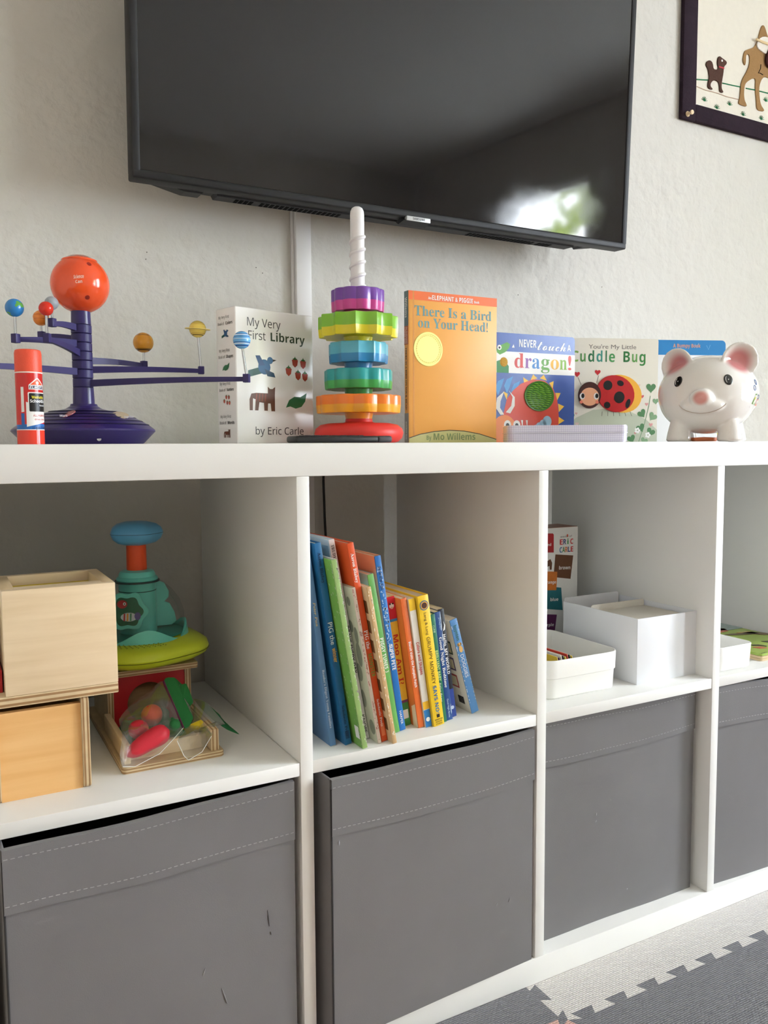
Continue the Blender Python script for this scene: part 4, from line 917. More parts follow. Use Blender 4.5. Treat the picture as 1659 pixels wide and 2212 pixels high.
spine_book('picture_book', 'tall blue spined book with peach cover and white worn paint', .1512, .0371, .234, 8.8, .0088, .22, (226, 178, 142), [(0, 1, (40, 112, 186))], [('Pete the Cat', .06, (24, 40, 80), .0036, .030, 'sansb'), ('SUPER PETE', .50, WT, .0050, .034, 'sansb'), ('HARPER', .885, WT, .0034, .018, None)], extra=paint_wear)
def cow(o, c, s_, h, th, dp):
    G().flat(arc(th*.5, h*.93, .0036, n=14), -.0013, 'xz').obj('spine_print', W_, s_, smooth=None)
    for x, z in ((th*.5-.002, h*.945), (th*.5+.002, h*.945)): G().flat(arc(x, z, .0012, n=10), -.0015, 'xz').obj('spine_print', BK, s_, smooth=None)
    G().flat(arc(th*.5, h*.915, .0022, n=12, rz=.0015), -.0015, 'xz').obj('spine_print', P((232, 180, 170)), s_, smooth=None)
    G().b2(.002, th-.002, -.0013, -.001, .010, .022).obj('barcode_label', W_, s_, smooth=None)
spine_book('board_book', 'yellow board book with red top, cow face and red lettering', .1650, .0500, .1765, 8.0, .0118, .14, (222, 190, 120), [(0, 1, (238, 198, 64)), (0, .17, (206, 40, 56)), (.17, .19, (60, 140, 200)), (.80, .82, (110, 60, 100)), (.82, 1, (64, 140, 66))], [('Moo Am I?', .29, (206, 48, 40), .0068, .068, 'sansb')], board=True, extra=cow)
spine_book('board_book', 'orange spined board book with white lettering and cream foot', .1778, .0344, .176, 8.7, .0088, .13, (222, 132, 66), [(0, 1, (226, 110, 48))], [('Biscuit Visits the Pumpkin Patch', .33, WT, .0036, .062, 'sansb')], board=True,
           extra=lambda o, c, s_, h, th, dp: G().flat([(0, 0), (.012, 0), (.010, h*.16), (0, h*.19)], -.0003, 'yz').obj('cover_print', P((234, 222, 196)), c, smooth=None))
spine_book('board_book', 'white spined board book with red lettering, yellow top and blue foot', .1878, .0322, .175, 8.6, .0094, .13, (236, 226, 200), [(0, 1, (236, 232, 226)), (0, .09, (240, 196, 44)), (.80, .86, (240, 186, 50)), (.865, 1, (44, 120, 186))], [('Colors and Shapes', .335, (196, 40, 44), .0040, .044, 'sansb')], board=True,
           extra=lambda o, c, s_, h, th, dp: G().flat(arc(th/2, h*.06, .0030, n=16), -.0014, 'xz').obj('spine_print', W_, s_, smooth=None))
def emblem(o, c, s_, h, th, dp):
    for r_, rgb, k in ((.0066, (60, 110, 150), -.0013), (.0054, (226, 170, 80), -.0015), (.0040, (84, 50, 36), -.0017)):
        G().flat(arc(th/2, h*.925, r_, n=22), k, 'xz').obj('spine_print', P(rgb), s_, smooth=None)
    txt(s_, 'RANDOM', (th/2, -.0013, h*.045), .0019, P(KT), width=.0118, style='sansb', align='CENTER'); txt(s_, 'HOUSE', (th/2, -.0013, h*.028), .0019, P(KT), width=.0098, style='sansb', align='CENTER'); txt(s_, 'STUDIO', (th/2, -.0013, h*.011), .0019, P(KT), width=.0098, style='sansb', align='CENTER')
    G().b2(th/2-.0022, th/2+.0022, -.00125, -.0009, h*.065, h*.09).obj('publisher_mark', P(KT), s_, smooth=None)
spine_book('picture_book', 'thick bright yellow spined book with round monkey emblem', .2016, .0281, .178, 8.2, .0162, .16, (240, 204, 60), [(0, 1, (244, 202, 40))],
           [('Lang & Lang', .13, (70, 60, 40), .0038, .030, None), ('GRUMPY MONKEY', .315, KT, .0050, .064, 'sans'), ('SAYS NO!', .69, (44, 110, 170), .0052, .038, 'sansb')], extra=emblem)
spine_book('board_book', 'thin dark green board book with white lettering beside the yellow book', .2152, .0367, .1495, 7.4, .0082, .12, (40, 110, 88), [(0, 1, (32, 112, 82))], [('CLINE', .1, (200, 226, 200), .0028, .010, None), ('BRILLIANT BABY', .33, (206, 226, 150), .0038, .042, 'sansb'), ('Explore Science', .63, WT, .0030, .026, 'script')], board=True)
spine_book('board_book', 'dark blue board book with bold white bedtime title', .2262, .0405, .151, 7.6, .0098, .12, (40, 66, 116), [(0, 1, (36, 76, 138))], [('Jasper', .05, (170, 196, 226), .0026, .018, None, .002), ('Good Night Bedtime', .23, WT, .0044, .070, 'serif'), ('Good Night Books', .80, (200, 214, 232), .0026, .026, None)], board=True,
           extra=lambda o, c, s_, h, th, dp: [G().flat([(th-.0016, h*z), (th-.0006, h*(z+.02)), (th-.0008, h*(z+.10)), (th-.002, h*(z+.06))], -.00115, 'xz').obj('worn_patches', P((190, 206, 222), .7), s_, smooth=None) for z in (.62, .72, .82, .9, .05)])
spine_book('board_book', 'black and blue board book with white title and crescent moon', .2384, .0495, .1522, 7.9, .0094, .12, (226, 220, 206), [(0, 1, (32, 34, 44)), (.74, 1, (48, 72, 150))], [('Hello, MY WORLD', .23, WT, .0042, .056, 'sansb')], board=True,
           extra=lambda o, c, s_, h, th, dp: [G().flat([(th*.4, h*.80), (th*.75, h*.81), (th*.85, h*.85), (th*.62, h*.89), (th*.7, h*.85)], -.0013, 'xz').obj('spine_print', W_, s_, smooth=None), G().flat(arc(th*.45, h*.09, .0026, n=14), -.0013, 'xz').obj('spine_print', P((200, 210, 230)), s_, smooth=None)])
def doggies(o, c, s_, h, th, dp):
    DG = P((226, 180, 110))
    for pts in (arc(th*.5, h*.735, .0030, n=14, rz=.0028), arc(th*.55, h*.685, .0030, n=14, rz=.0048), arc(th*.3, h*.738, .0011, n=10, rz=.0022), arc(th*.7, h*.738, .0011, n=10, rz=.0022)): G().flat(pts, -.0013, 'xz').obj('spine_print', DG, s_, smooth=None)
    G().flat(arc(th*.5, h*.728, .0007, n=8), -.0015, 'xz').obj('spine_print', BK, s_, smooth=None)
    for y0_, z0_, rgb in ((.012, .62, (50, 76, 60)), (.014, .44, (86, 70, 110)), (.016, .25, (166, 60, 70))):
        G().b2(-.0004, 0, y0_, y0_+.022, h*z0_, h*(z0_+.14)).obj('cover_print', P(rgb), c, smooth=None); G().b2(-.0006, 0, y0_+.002, y0_+.020, h*(z0_+.018), h*(z0_+.122)).obj('cover_print', P((206, 200, 170)), c, smooth=None)
    for i in range(9): G().b2(-.0004, 0, .012+i*.0016, .0128+i*.0016, h*.08, h*.16).obj('barcode_bar', BK, c, smooth=None)
    rr = random.Random(8); g = G()
    for i in range(40):
        z = rr.uniform(.002, h-.004); q = rr.uniform(.001, .003); x = rr.choice([.0003, th-.0012])
        g.flat([(x, z), (x+.0007, z+q*.3), (x+.0006, z+q), (x-.0002, z+q*.8)], -.00115, 'xz')
    g.obj('worn_patches', P((236, 236, 230), .7), s_, smooth=None)
spine_book('board_book', 'light blue worn board book leaning most, at the right end', .2735, .0480, .1390, 15.4, .0118, .12, (220, 216, 204), [(0, 1, (92, 146, 204))], [('boynton', .06, (60, 110, 90), .0046, .022, 'sansb'), ('DOGGIES', .37, WT, .0052, .034, None)], board=True, extra=doggies)

# ------------------------------------------------------------------ wooden toys in the first compartment
BIRCH = wood_mat('birch_face', (230, 206, 170), (220, 194, 155), 0, .7); BIRCHZ = wood_mat('birch_side', (228, 202, 160), (208, 178, 134), 1, .6); PINE = wood_mat('warm_wood_face', (232, 184, 122), (220, 166, 100), 0, .45)
PLX, PLY, PLZ = ply_mat('ply_edge_x', 0, 5), ply_mat('ply_edge_y', 1, 5), ply_mat('ply_edge_z', 2, 5)
wb_ = thing('wooden_drop_box', 'warm toned wooden box with plywood end cap, lower of two boxes', 'wooden box', (-.2822, .053, S))
G().b2(-.0402, .0408, .001, .009, 0, .0945).obj('front_panel', PINE, wb_)
G().b2(-.0402, .0408, .102, .110, 0, .0945).obj('back_panel', PINE, wb_)
for x in (-.0484, .0408): G().prism(rrect(-.003, .117, 0, .1008, .006), x, x+.0083, 'yz', .0008).obj('end_cap', PLX, wb_)
G().b2(-.0402, .0408, .009, .102, 0, .006).obj('bottom_panel', PINE, wb_)
ub = thing('wooden_coin_box', 'pale birch cube box with open top, stacked above the warm wooden box', 'wooden box', (-.2580, .050, S+.1010))
z0_ = 0; hz_ = .1225; bw = .0564
G().b2(-.083, bw, 0, .116, 0, .0118, .0012).obj('base_plate', PLZ, ub)
G().b2(-bw, bw, .0, .010, .0118, hz_, .0008).obj('front_panel', BIRCH, ub); G().b2(-bw, bw, .106, .116, .0118, hz_, .0008).obj('back_panel', BIRCH, ub)
G().b2(bw-.012, bw, .010, .106, .0118, hz_, .0006).obj('side_panel', BIRCHZ, ub); G().b2(-bw, -bw+.013, .010, .106, .0118, hz_, .0006).obj('side_panel', BIRCHZ, ub)
G().b2(-bw+.013, bw-.012, .010, .025, hz_-.012, hz_-.0003).obj('top_rail', BIRCH, ub)
G().b2(-bw+.016, bw-.013, .034, .100, hz_-.014, hz_-.0105).obj('yellow_insert', P((226, 196, 40), .5), ub)
G().b2(-bw+.013, bw-.012, .025, .106, .05, .056).obj('inner_floor', BIRCHZ, ub)
G().b2(-.082, -bw-.0015, .02, .10, .0118, .036).obj('red_tray_side', P((176, 36, 40), .4), ub)

RDP = M('red_paint', (190, 34, 40), .4, .45)
hb = thing('wooden_ball_tray_toy', 'plywood tray toy with red front and round hole, holding plastic bags', 'wooden toy', (-.1379, .066, S))
ox = .1379; oy = -.066; oz = -S
def HB(x0, x1, y0_, y1_, z0_, z1_): return (x0+ox, x1+ox, y0_+oy, y1_+oy, z0_+oz, z1_+oz)
G().prism(rrect(-.0596, .0596, 0, .255, .006), 0, .0072, 'xy', .0008).obj('base_plate', PLZ, hb)
for a, b in ((-.1874, -.1797), (-.0870, -.0793)): G().b2(*HB(a, b, .2068, .314, .3967, .4661), .0005).obj('side_post', PLX, hb)
G().prism(rrect(-.198+ox, -.0716+ox, .196+oy, .318+oy, .004), .4661+oz, .4736+oz, 'xy', .0006).obj('roof_board', PLZ, hb)
G().b2(*HB(-.1797, -.0870, .308, .314, .3967, .4661)).obj('back_panel', BIRCH, hb)
g = G(); cx, cz, rr_ = -.1354+ox, .0355, .0268; xa, xb, za, zb_ = -.1797+ox, -.0870+ox, .0072, .0766
n = 48; ring_o = []; ring_i = []
for i in range(n):
    a = 2*math.pi*(i+.5)/n; c_, s_ = math.cos(a), math.sin(a)
    k = min(((xb-cx)/c_ if c_ > 0 else (xa-cx)/c_) if abs(c_) > 1e-6 else 9, ((zb_-cz)/s_ if s_ > 0 else (za-cz)/s_) if abs(s_) > 1e-6 else 9)
    ring_o.append((cx+c_*k, cz+s_*k)); ring_i.append((cx+rr_*c_, cz+rr_*s_))
fy, by = .2100+oy, .2160+oy
V = [[g.bm.verts.new((p[0], y_, p[1])) for p in rg] for rg, y_ in ((ring_o, fy), (ring_i, fy), (ring_i, by), (ring_o, by))]
for i in range(n):
    j = (i+1) % n
    for A, B in ((0, 1), (1, 2), (2, 3)): g.bm.faces.new((V[A][i], V[A][j], V[B][j], V[B][i]))
bmesh.ops.recalc_face_normals(g.bm, faces=g.bm.faces[:]); g.obj('red_front_panel', RDP, hb, smooth=None)
for (px_, pz_) in ((xa, zb_), (xb, zb_), (xa, za), (xb, za)): pass
G().b2(xa-.001, xb+.001, by-.0005, by+.002, za, za+.004).obj('inner_sill', BIRCH, hb, smooth=None)
G().lathe([(0, -.028), (.022, -.028), (.0235, -.02), (.0235, .02), (.022, .028), (0, .028)], 32, tilt=Matrix.Rotation(R(90), 4, 'Y')).obj('wooden_drum', wood_mat('drum_wood', (170, 128, 84), (132, 94, 58), 0, .8), hb, (-.131+ox, .246+oy, .034))
G().b2(*HB(-.1925, -.1855, .078, .2066, .3967, .4192), .0008).obj('tray_wall', BIRCHZ, hb)
G().b2(*HB(-.0935, -.0838, .0706, .2066, .3967, .4225), .0008).obj('tray_wall', PLX, hb)
G().b2(*HB(-.1853, -.0937, .0880, .0960, .3967, .4135), .0008).obj('tray_wall', BIRCH, hb)

# play food, each piece a thing of its own
grp = 'play food in the plastic bags'
vr = M('play_red', (206, 44, 60), .5, .35, bump=(120, .2)); vo = M('play_orange', (222, 92, 50), .5, .35, bump=(120, .2)); vg = M('play_green', (42, 128, 70), .5, .35, bump=(120, .3)); vy = M('play_yellow', (232, 206, 40), .4, .4)
ax = Vector((-.1905, .0740, .4074)); bxv = Vector((-.1405, .0800, .4275)); pts = [ax.lerp(bxv, t)+Vector((0, 0, .0025*math.sin(math.pi*t))) for t in [i/14 for i in range(15)]]
rad = [.0012, .0055, .0078, .0092, .0099, .0104, .0108, .0111, .0114, .0117, .0119, .0118, .0110, .0085, .0020]
tag(G().tube(pts, rad, 24).obj('play_pepper', vr), 'long red toy pepper lying across the tray front inside the bag', 'play food', grp)
tag(G().sphere((-.1700, .1080, .4255), (.0118, .0118, .0110), 28, 18).obj('play_tomato', vr), 'round red toy tomato in the bag beside the long pepper', 'play food', grp)
tag(G().sphere((-.1485, .1330, .4318), (.0128, .0122, .0132), 28, 18).obj('play_carrot_top', vo), 'orange round toy vegetable in the middle of the bag', 'play food', grp)
def lettuce(g):
    rr = random.Random(11)
    for i in range(26):
        g.sphere((-.145+rr.uniform(-.034, .020), .150+rr.uniform(-.028, .026), .4065+rr.uniform(-.003, .013)), rr.uniform(.006, .0098), 12, 8)
    return g
tag(bake(lettuce, 'play_lettuce', .0025, vg, None, 3), 'dark green leafy toy vegetable under the other pieces in the bag', 'play food', grp)
def leafy(g):
    rr = random.Random(12)
    for i in range(14):
        g.sphere((-.126+rr.uniform(-.011, .012), .113+rr.uniform(-.010, .012), .4195+rr.uniform(-.012, .012)), rr.uniform(.0045, .0075), 12, 8)
    return g
tag(bake(leafy, 'play_broccoli', .002, vg, None, 3), 'green toy leaf piece at the right of the red pepper', 'play food', grp)
tag(G().tube([(-.1160, .118, .4095), (-.0960, .100, .4225)], .0046, 20).obj('play_stick', vy), 'yellow toy stick poking out over the tray wall', 'play food', grp)
# plastic zip bags
def pillow(outline, bulge, nrm, seed, rings=9, wr=.0012, back=True):
    pts = [Vector(p) for p in outline]; m_ = len(pts); sub = []
    for i in range(m_):
        p0, p1, p2, p3 = pts[i-1], pts[i], pts[(i+1) % m_], pts[(i+2) % m_]
        for k in range(4):
            t = k/4; sub.append(.5*((2*p1)+(-p0+p2)*t+(2*p0-5*p1+4*p2-p3)*t*t+(-p0+3*p1-3*p2+p3)*t**3)*.6+p1.lerp(p2, t)*.4)
    c = sum(sub, Vector())/len(sub); N = Vector(nrm).normalized(); g = G(); R_ = []
    for side in ((1, -1) if back else (1,)):
        R_ = []
        for r_ in range(rings+1):
            s_ = 1-r_/rings
            row = []
            for p in sub:
                q = c+(p-c)*s_; h = bulge*(1-s_**2.2)*(1 if side > 0 else -.25)
                w_ = wr*noise.noise(Vector((q.x*120, q.y*120+seed, q.z*120)))+wr*.8*noise.noise(Vector((q.x*300, q.y*40, q.z*300+seed)))
                row.append(g.bm.verts.new(q+N*(h+w_*(1 if s_ < .97 else .3))))
                if r_ == rings: break
            R_.append(row)
        for A, B in zip(R_, R_[1:]):
            for k in range(len(sub)):
                k2 = (k+1) % len(sub)
                g.bm.faces.new((A[k], A[k2], B[0]) if len(B) == 1 else (A[k], A[k2], B[k2], B[k]))
    return g
BAG = clear_mat('clear_bag_plastic', (248, 249, 248), .16, .16, .07, .35); BAGG = clear_mat('green_bag_plastic', (70, 165, 95), .05, .25, .7)
b1 = thing('zip_bag', 'clear zip bag of play food with green top, spread over the tray', 'plastic bag')
o1 = [(-.1861, .14, .4310), (-.1659, .16, .4420), (-.1424, .17, .4510), (-.1218, .18, .4585), (-.1183, .1, .4206), (-.1395, .066, .4204), (-.1564, .060, .4090), (-.1845, .058, .4000), (-.1983, .058, .4024), (-.2005, .062, .415), (-.1930, .085, .4300)]
pillow(o1, .0105, (-.30, -.72, .62), 1, 12, .0018).obj('bag_sheet', BAG, b1, smooth=60)
z1_ = [(-.1218, .18, .4585), (-.107, .185, .4601), (-.0986, .18, .4513), (-.0937, .175, .4519), (-.0897, .16, .4326), (-.0962, .15, .429), (-.101, .12, .4238), (-.1175, .1, .4196)]
pillow(z1_, .003, (-.2, -.8, .5), 2, 6, .0014, False).obj('green_top', BAGG, b1, smooth=60)
G().tube([(-.1222, .1785, .4590), (-.1205, .140, .4400), (-.1183, .099, .4208)], .0011, 8).obj('zip_line', M('zip_purple', (110, 40, 80), .4), b1)
b2_ = thing('zip_bag', 'clear zip bag with green strip hanging over the right of the tray', 'plastic bag')
o2 = [(-.0857, .17, .4325), (-.0752, .15, .4314), (-.0663, .1, .4162), (-.0801, .09, .4257), (-.0946, .064, .4172), (-.1081, .058, .4025), (-.1247, .056, .3965), (-.1294, .058, .4019), (-.1349, .066, .4182), (-.1183, .096, .4193), (-.0983, .13, .4234)]
for o_, b_ in ((o1, b1), (o2, b2_)):
    G().tube([Vector(p)+Vector((-.0003, -.0006, .0006)) for p in o_[4:9]], .00035, 6).obj('bag_seam', M('seam_white', (236, 238, 236), .4), b_)
pillow(o2, .004, (.1, -.8, .6), 4).obj('bag_sheet', BAG, b2_, smooth=60)
z2_ = [(-.0857, .17, .4325), (-.0724, .16, .4281), (-.0654, .13, .4218), (-.0640, .1, .4162), (-.0549, .08, .4075), (-.0672, .092, .4122), (-.0766, .12, .4179), (-.0826, .15, .4251)]
pillow(z2_, .002, (.3, -.6, .7), 5, 5, .0006, False).obj('green_top', clear_mat('dark_green_bag', (60, 135, 88), .05, .25, .7), b2_, smooth=60)

# push popper toy standing on the roof board
PX, PY, PZ = -.1365, .252, S+.0841
pp = thing('popper_toy', 'lime and teal push toy with clear dome and blue knob', 'toy', (PX, PY, PZ))
TEALP = M('teal_plastic', (108, 208, 194), .3, .5); LIME = M('lime_plastic', (204, 220, 52), .35, .45); BLUEP = M('blue_plastic', (98, 172, 214), .35, .45); ORP = M('orange_red_plastic', (238, 88, 40), .4, .4)
lob = lambda a, r, z: 1+.035*math.cos(5*(a+.55)) if r > .03 else 1
bs = G().lathe([(0, .004), (.060, .004), (.078, .0055), (.0875, .011), (.0905, .0180), (.0885, .0245), (.082, .0290), (.070, .0325), (.058, .0350), (0, .0365)], 90, fn=lob).obj('base', LIME, pp, smooth=40)
G().lathe([(.0900, .0150), (.0909, .0154), (.0909, .0158), (.0900, .0162)], 90, fn=lob).obj('base_seam', P((126, 138, 20)), bs)
for a in (20, 110, 200, 290): G().lathe([(0, 0), (.006, 0), (.0065, .006), (0, .006)], 14, (.045*math.cos(R(a)), .045*math.sin(R(a)), 0)).obj('foot', LIME, pp)
g = G(); rr = random.Random(1)
for i in range(5):
    for j in range(9):
        a = R(236+j*5.2+i*1.5); r_ = .064+i*.0032; g.sphere((r_*math.cos(a), r_*math.sin(a), .0352-(r_-.058)*.12), (.0011, .0011, .0006), 8, 6)
g.obj('speaker_bumps', P((150, 164, 26)), bs)
def wave(u, v):
    a = 2*math.pi*u; top = .0425+.0085*math.sin(4*a+R(98)); r_ = .0660-.003*v; return (r_*math.cos(a), r_*math.sin(a), .030+(top-.030)*v)
g = G(); g.grid(80, 4, wave); g.grid(80, 1, lambda u, v: (wave(u, 1)[0]*(1-.05*v), wave(u, 1)[1]*(1-.05*v), wave(u, 1)[2]-.0005*v)); g.grid(80, 4, lambda u, v: (wave(u, 1-v)[0]*.95, wave(u, 1-v)[1]*.95, wave(u, 1-v)[2]-.0005))
g.obj('wave_skirt', TEALP, pp, smooth=60)
G().lathe([(0, .0366), (.060, .0366), (.060, .0380), (0, .0385)], 48).obj('deck', M('deck_teal', (48, 140, 124), .4, .4), pp)
G().lathe([(0, .0385), (.0245, .0385), (.0240, .0950), (.0243, .0955), (.0243, .1085), (0, .1085)], 40).obj('column', TEALP, pp)
G().lathe([(.0235, .0938), (.0246, .0942), (.0246, .0950), (.0235, .0954)], 40).obj('column_groove', P((30, 90, 80)), pp)
G().lathe([(.0590, .038), (.0610, .048), (.0600, .064), (.0545, .080), (.0450, .0935), (.0350, .1030), (.0275, .1075)], 56).obj('clear_dome', clear_mat('clear_dome_plastic', (248, 251, 251), .10, .03, .02, .22), pp, smooth=60)
G().lathe([(.0255, .1060), (.0292, .1062), (.0292, .1082), (.0255, .1086)], 44).obj('dome_rim', P((40, 60, 60), .3), pp)
G().lathe([(0, .1082), (.0268, .1086), (.0272, .1105), (.0255, .1130), (.0240, .1138), (.0238, .1165), (.0215, .1205), (.0150, .1225), (0, .1225)], 44).obj('collar', TEALP, pp)
G().lathe([(0, .120), (.0132, .120), (.0128, .159), (0, .159)], 32).obj('stem', ORP, pp)
klob = lambda a, r, z: 1+.05*math.cos(5*(a+.2)) if r > .012 else 1
kn = G().lathe([(0, .1555), (.014, .1560), (.0245, .1588), (.0310, .1640), (.0338, .1705), (.0338, .1735), (.0315, .1790), (.0255, .1838), (.015, .1868), (0, .1874)], 70, fn=klob).obj('knob', BLUEP, pp, smooth=50)
G().lathe([(.0331, .1712), (.0342, .1716), (.0342, .1720), (.0331, .1724)], 70, fn=klob).obj('knob_seam', P((36, 84, 116)), kn)
lf = [(x-PX, z-PZ) for x, z in ((-.1140, .5764), (-.1066, .5774), (-.0987, .5733), (-.0927, .5612), (-.0935, .5531), (-.0994, .5478), (-.0925, .5448), (-.0859, .5323), (-.0834, .5191), (-.0899, .5143), (-.1140, .5143))]
G().prism(lf, .006, .012, 'xz', .0012).obj('coral_plate', TEALP, pp)
wh = [(.0245*(1+.09*math.cos(6*t))*math.cos(t), .0245*(1+.09*math.cos(6*t))*math.sin(t)) for t in (2*math.pi*i/48 for i in range(48))]
wo = G().prism(wh, -.003, .003, 'xz', .0012).obj('spinning_plate', TEALP, pp, (-.0205, -.0355, .0735), (0, 0, R(-22)))
G().flat([(x*.78, z*.78) for x, z in wh], -.0033).obj('picture_print', M('seaweed_print', (44, 104, 76), .4, .4, vary=(260, .35)), wo, smooth=None)
for c_, a, b, rgb, k in (((-.006, .010), .0065, .0055, (176, 36, 44), -.0036), ((-.003, .0105), .0018, .0020, (238, 236, 230), -.0039), ((-.003, .0105), .0009, .001, (20, 20, 20), -.0042), ((.002, -.007), .0105, .0058, (206, 214, 220), -.0036), ((.013, -.006), .0040, .0052, (92, 84, 140), -.0039)):
    G().flat(arc(c_[0], c_[1], a, n=18, rz=b), k).obj('picture_print', P(rgb), wo, smooth=None)
for x, rgb in ((-.004, (190, 40, 44)), (0, (226, 150, 40)), (.004, (60, 130, 90))): G().flat([(x-.001, -.012), (x+.001, -.012), (x+.0016, -.0022), (x-.0004, -.0022)], -.0039).obj('picture_print', P(rgb), wo, smooth=None)

# ------------------------------------------------------------------ third compartment: bins and boxes
PPW = M('white_polypropylene', (236, 234, 228), .35, .4)
def tray_bin(name, label, x0, x1, y0_, y1_, h, r, flare, step, loc_group=None):
    o = thing(name, label, 'storage tray', ((x0+x1)/2, (y0_+y1_)/2, S))
    hw, hd = (x1-x0)/2, (y1_-y0_)/2
    def rr_(off, z, rad): return [(x, y, z) for x, y in rrect(-hw+off, hw-off, -hd+off, hd-off, rad, 6)]
    if step: prof = [(flare+.003, 0, r), (flare+.0008, .0025, r), (flare*.80, step-.0006, r), (flare*.22, step+.0006, r), (0, h-.0012, r), (.0006, h, r), (.0020, h, r), (.0024, h-.0014, r), (flare*.5+.0026, step, r), (flare+.0026, .0035, r*.9)]
    else: prof = [(flare+.004, 0, r), (flare+.003, .003, r), (flare, .0034, r), (0, h-.001, r), (.0006, h, r), (.0018, h, r), (.0022, h-.001, r), (flare+.0022, .004, r*.9)]
    g = G(); rings = []
    for off, z, rad in prof: rings.append([g.bm.verts.new(p) for p in rr_(off, z, max(rad-off, .002))])
    for A, B in zip(rings, rings[1:]):
        for k in range(len(A)): g.bm.faces.new((A[k], A[(k+1) % len(A)], B[(k+1) % len(A)], B[k]))
    g.bm.faces.new(rings[0][::-1]); g.bm.faces.new(rings[-1]); bmesh.ops.recalc_face_normals(g.bm, faces=g.bm.faces[:])
    g.obj('tray_body', PPW, o, smooth=35); return o
tray_bin('plastic_tray', 'white rounded plastic tray holding thin booklets, beside the card box', .3880, .5345, .0350, .2080, .0585, .022, .0035, .031)
for i, (rgb, dx) in enumerate((((226, 196, 60), .030), ((34, 30, 30), .026), ((196, 60, 50), .022), ((232, 206, 70), .018), ((30, 28, 28), .014), ((226, 222, 210), .010), ((86, 50, 90), .006), ((214, 180, 60), .002))):
    c = thing('booklet', ['yellow booklet, outermost of those standing in the white tray', 'black booklet, second of those standing in the white tray', 'red booklet standing in the white tray', 'yellow booklet between red and black booklets in the white tray', 'black booklet behind the inner yellow one in the white tray', 'cream booklet standing in the white tray', 'purple booklet standing in the white tray', 'ochre booklet, innermost of those standing in the white tray'][i], 'booklet', (.440+dx, .060, S+.0050), (0, R(-16), R(2)), 'booklets in the white tray')
    G().b2(0, .0011, 0, .125, 0, .051+.002*(i % 3)).obj('cover', P(rgb), c, smooth=None); G().b2(.0011, .0024, .001, .124, .0005, .0505+.002*(i % 3)).obj('pages', PAGES, c, smooth=None)
CW = M('white_card_box', (236, 237, 240), .45, .35)
cx_ = thing('card_box', 'open white cardboard box filled with white cards', 'box', (.5645, .0335, S))
wd_, dp_, hh = .1295, .170, .1030
G().b2(0, wd_, 0, .0018, 0, hh, .0004).obj('front_panel', CW, cx_); G().b2(0, .0018, .0018, dp_, 0, hh, .0004).obj('side_panel', CW, cx_); G().b2(wd_-.0018, wd_, .0018, dp_, 0, hh, .0004).obj('side_panel', CW, cx_)
G().b2(.0018, wd_-.0018, .0018, dp_, 0, .0018).obj('bottom_panel', CW, cx_)
G().prism(rrect(.0018, wd_-.004, 0, hh+.006, .004), dp_-.0018, dp_).obj('back_flap', CW, cx_)
CARD = M('index_card', (226, 220, 208), .7, .2, bump=(500, .3))
k = thing('index_cards', 'stack of white index cards inside the open white box', 'cards', (.5680, .0380, S+.002))
o = G().b2(0, .118, .0, .098, 0, .094, .0008).obj('card_stack', CARD, k); o['kind'] = 'stuff'
G().prism(rrect(0, .118, .0, .1045, .004), .100, .1016).obj('divider_card', CARD, k)
fb = thing('flash_card_box', 'white box printed with colour word cards, standing at the back', 'box', (.5150, .250, S))
bw_, bh_ = .1220, .2240
bd_ = G().b2(0, bw_, 0, .055, 0, bh_, .0008).obj('carton', M('glossy_carton', (232, 232, 228), .35, .45), fb)
G().b2(.001, bw_-.001, .001, .054, bh_, bh_+.0006).obj('lid_print', P((150, 92, 60)), bd_, smooth=None)
fx = lambda pts: [(x-.515, z-S) for x, z in pts]
for pts, rgb in (([(.545, .6060), (.5790, .6041), (.5811, .6020), (.5815, .5701), (.545, .5725)], (176, 36, 44)), ([(.5854, .5665), (.6263, .5619), (.6207, .52), (.5814, .5263)], (104, 66, 42)), ([(.545, .5400), (.59, .5353), (.5882, .5024), (.545, .5060)], (206, 118, 44)), ([(.555, .5130), (.5995, .506), (.6034, .4651), (.558, .4720)], (42, 112, 122)), ([(.545, .4640), (.5901, .4583), (.5859, .4298), (.545, .4350)], (92, 40, 84))):
    shape(bd_, fx(pts), M('brush_%d' % rgb[0], rgb, .45, .35, vary=(120, .18)), -.0001-.0000012*rgb[0], 'card_print')
for s_, x, z, h_, wdt in (('red', .5620, .583, .0045, .0130), ('brown', .5935, .5390, .0060, .0260), ('orange', .5610, .5160, .0052, .0260), ('blue', .5745, .4840, .0056, .0180), ('purple', .5560, .4400, .0052, .0270)):
    txt(bd_, s_, (x-.515, -.0007, z-S), h_, W_, width=wdt, style='sansb', roll=-3)
txt(bd_, 'world of', (.5960-.515, -.0004, .5955-S), .0030, CH, width=.0270, style='sans')
for i, (ch, rgb) in enumerate(zip('ERiC', ((206, 50, 50), (60, 70, 130), (60, 140, 70), (206, 50, 50)))): txt(bd_, ch, (.5950+i*.0080-.515+(.001 if i == 2 else 0), -.0004, .5830-S), .0092, P(rgb), width=.0068 if ch != 'i' else .0030, style='sansb')
for i, (ch, rgb) in enumerate(zip('CARLE', ((40, 110, 170), (60, 140, 70), (226, 120, 40), (60, 70, 130), (206, 50, 50)))): txt(bd_, ch, (.5945+i*.0064-.515, -.0004, .5690-S), .0092, P(rgb), width=.0058, style='sansb')
shape(bd_, fx(arc(.6122, .5985, .0017, n=12, rz=.0026)), P((200, 80, 50)), -.0005)
shape(bd_, fx([(.565, .555), (.574, .559), (.578, .552), (.577, .540), (.573, .540), (.572, .547), (.565, .545)]), P((110, 70, 44)), -.0004, 'card_print')

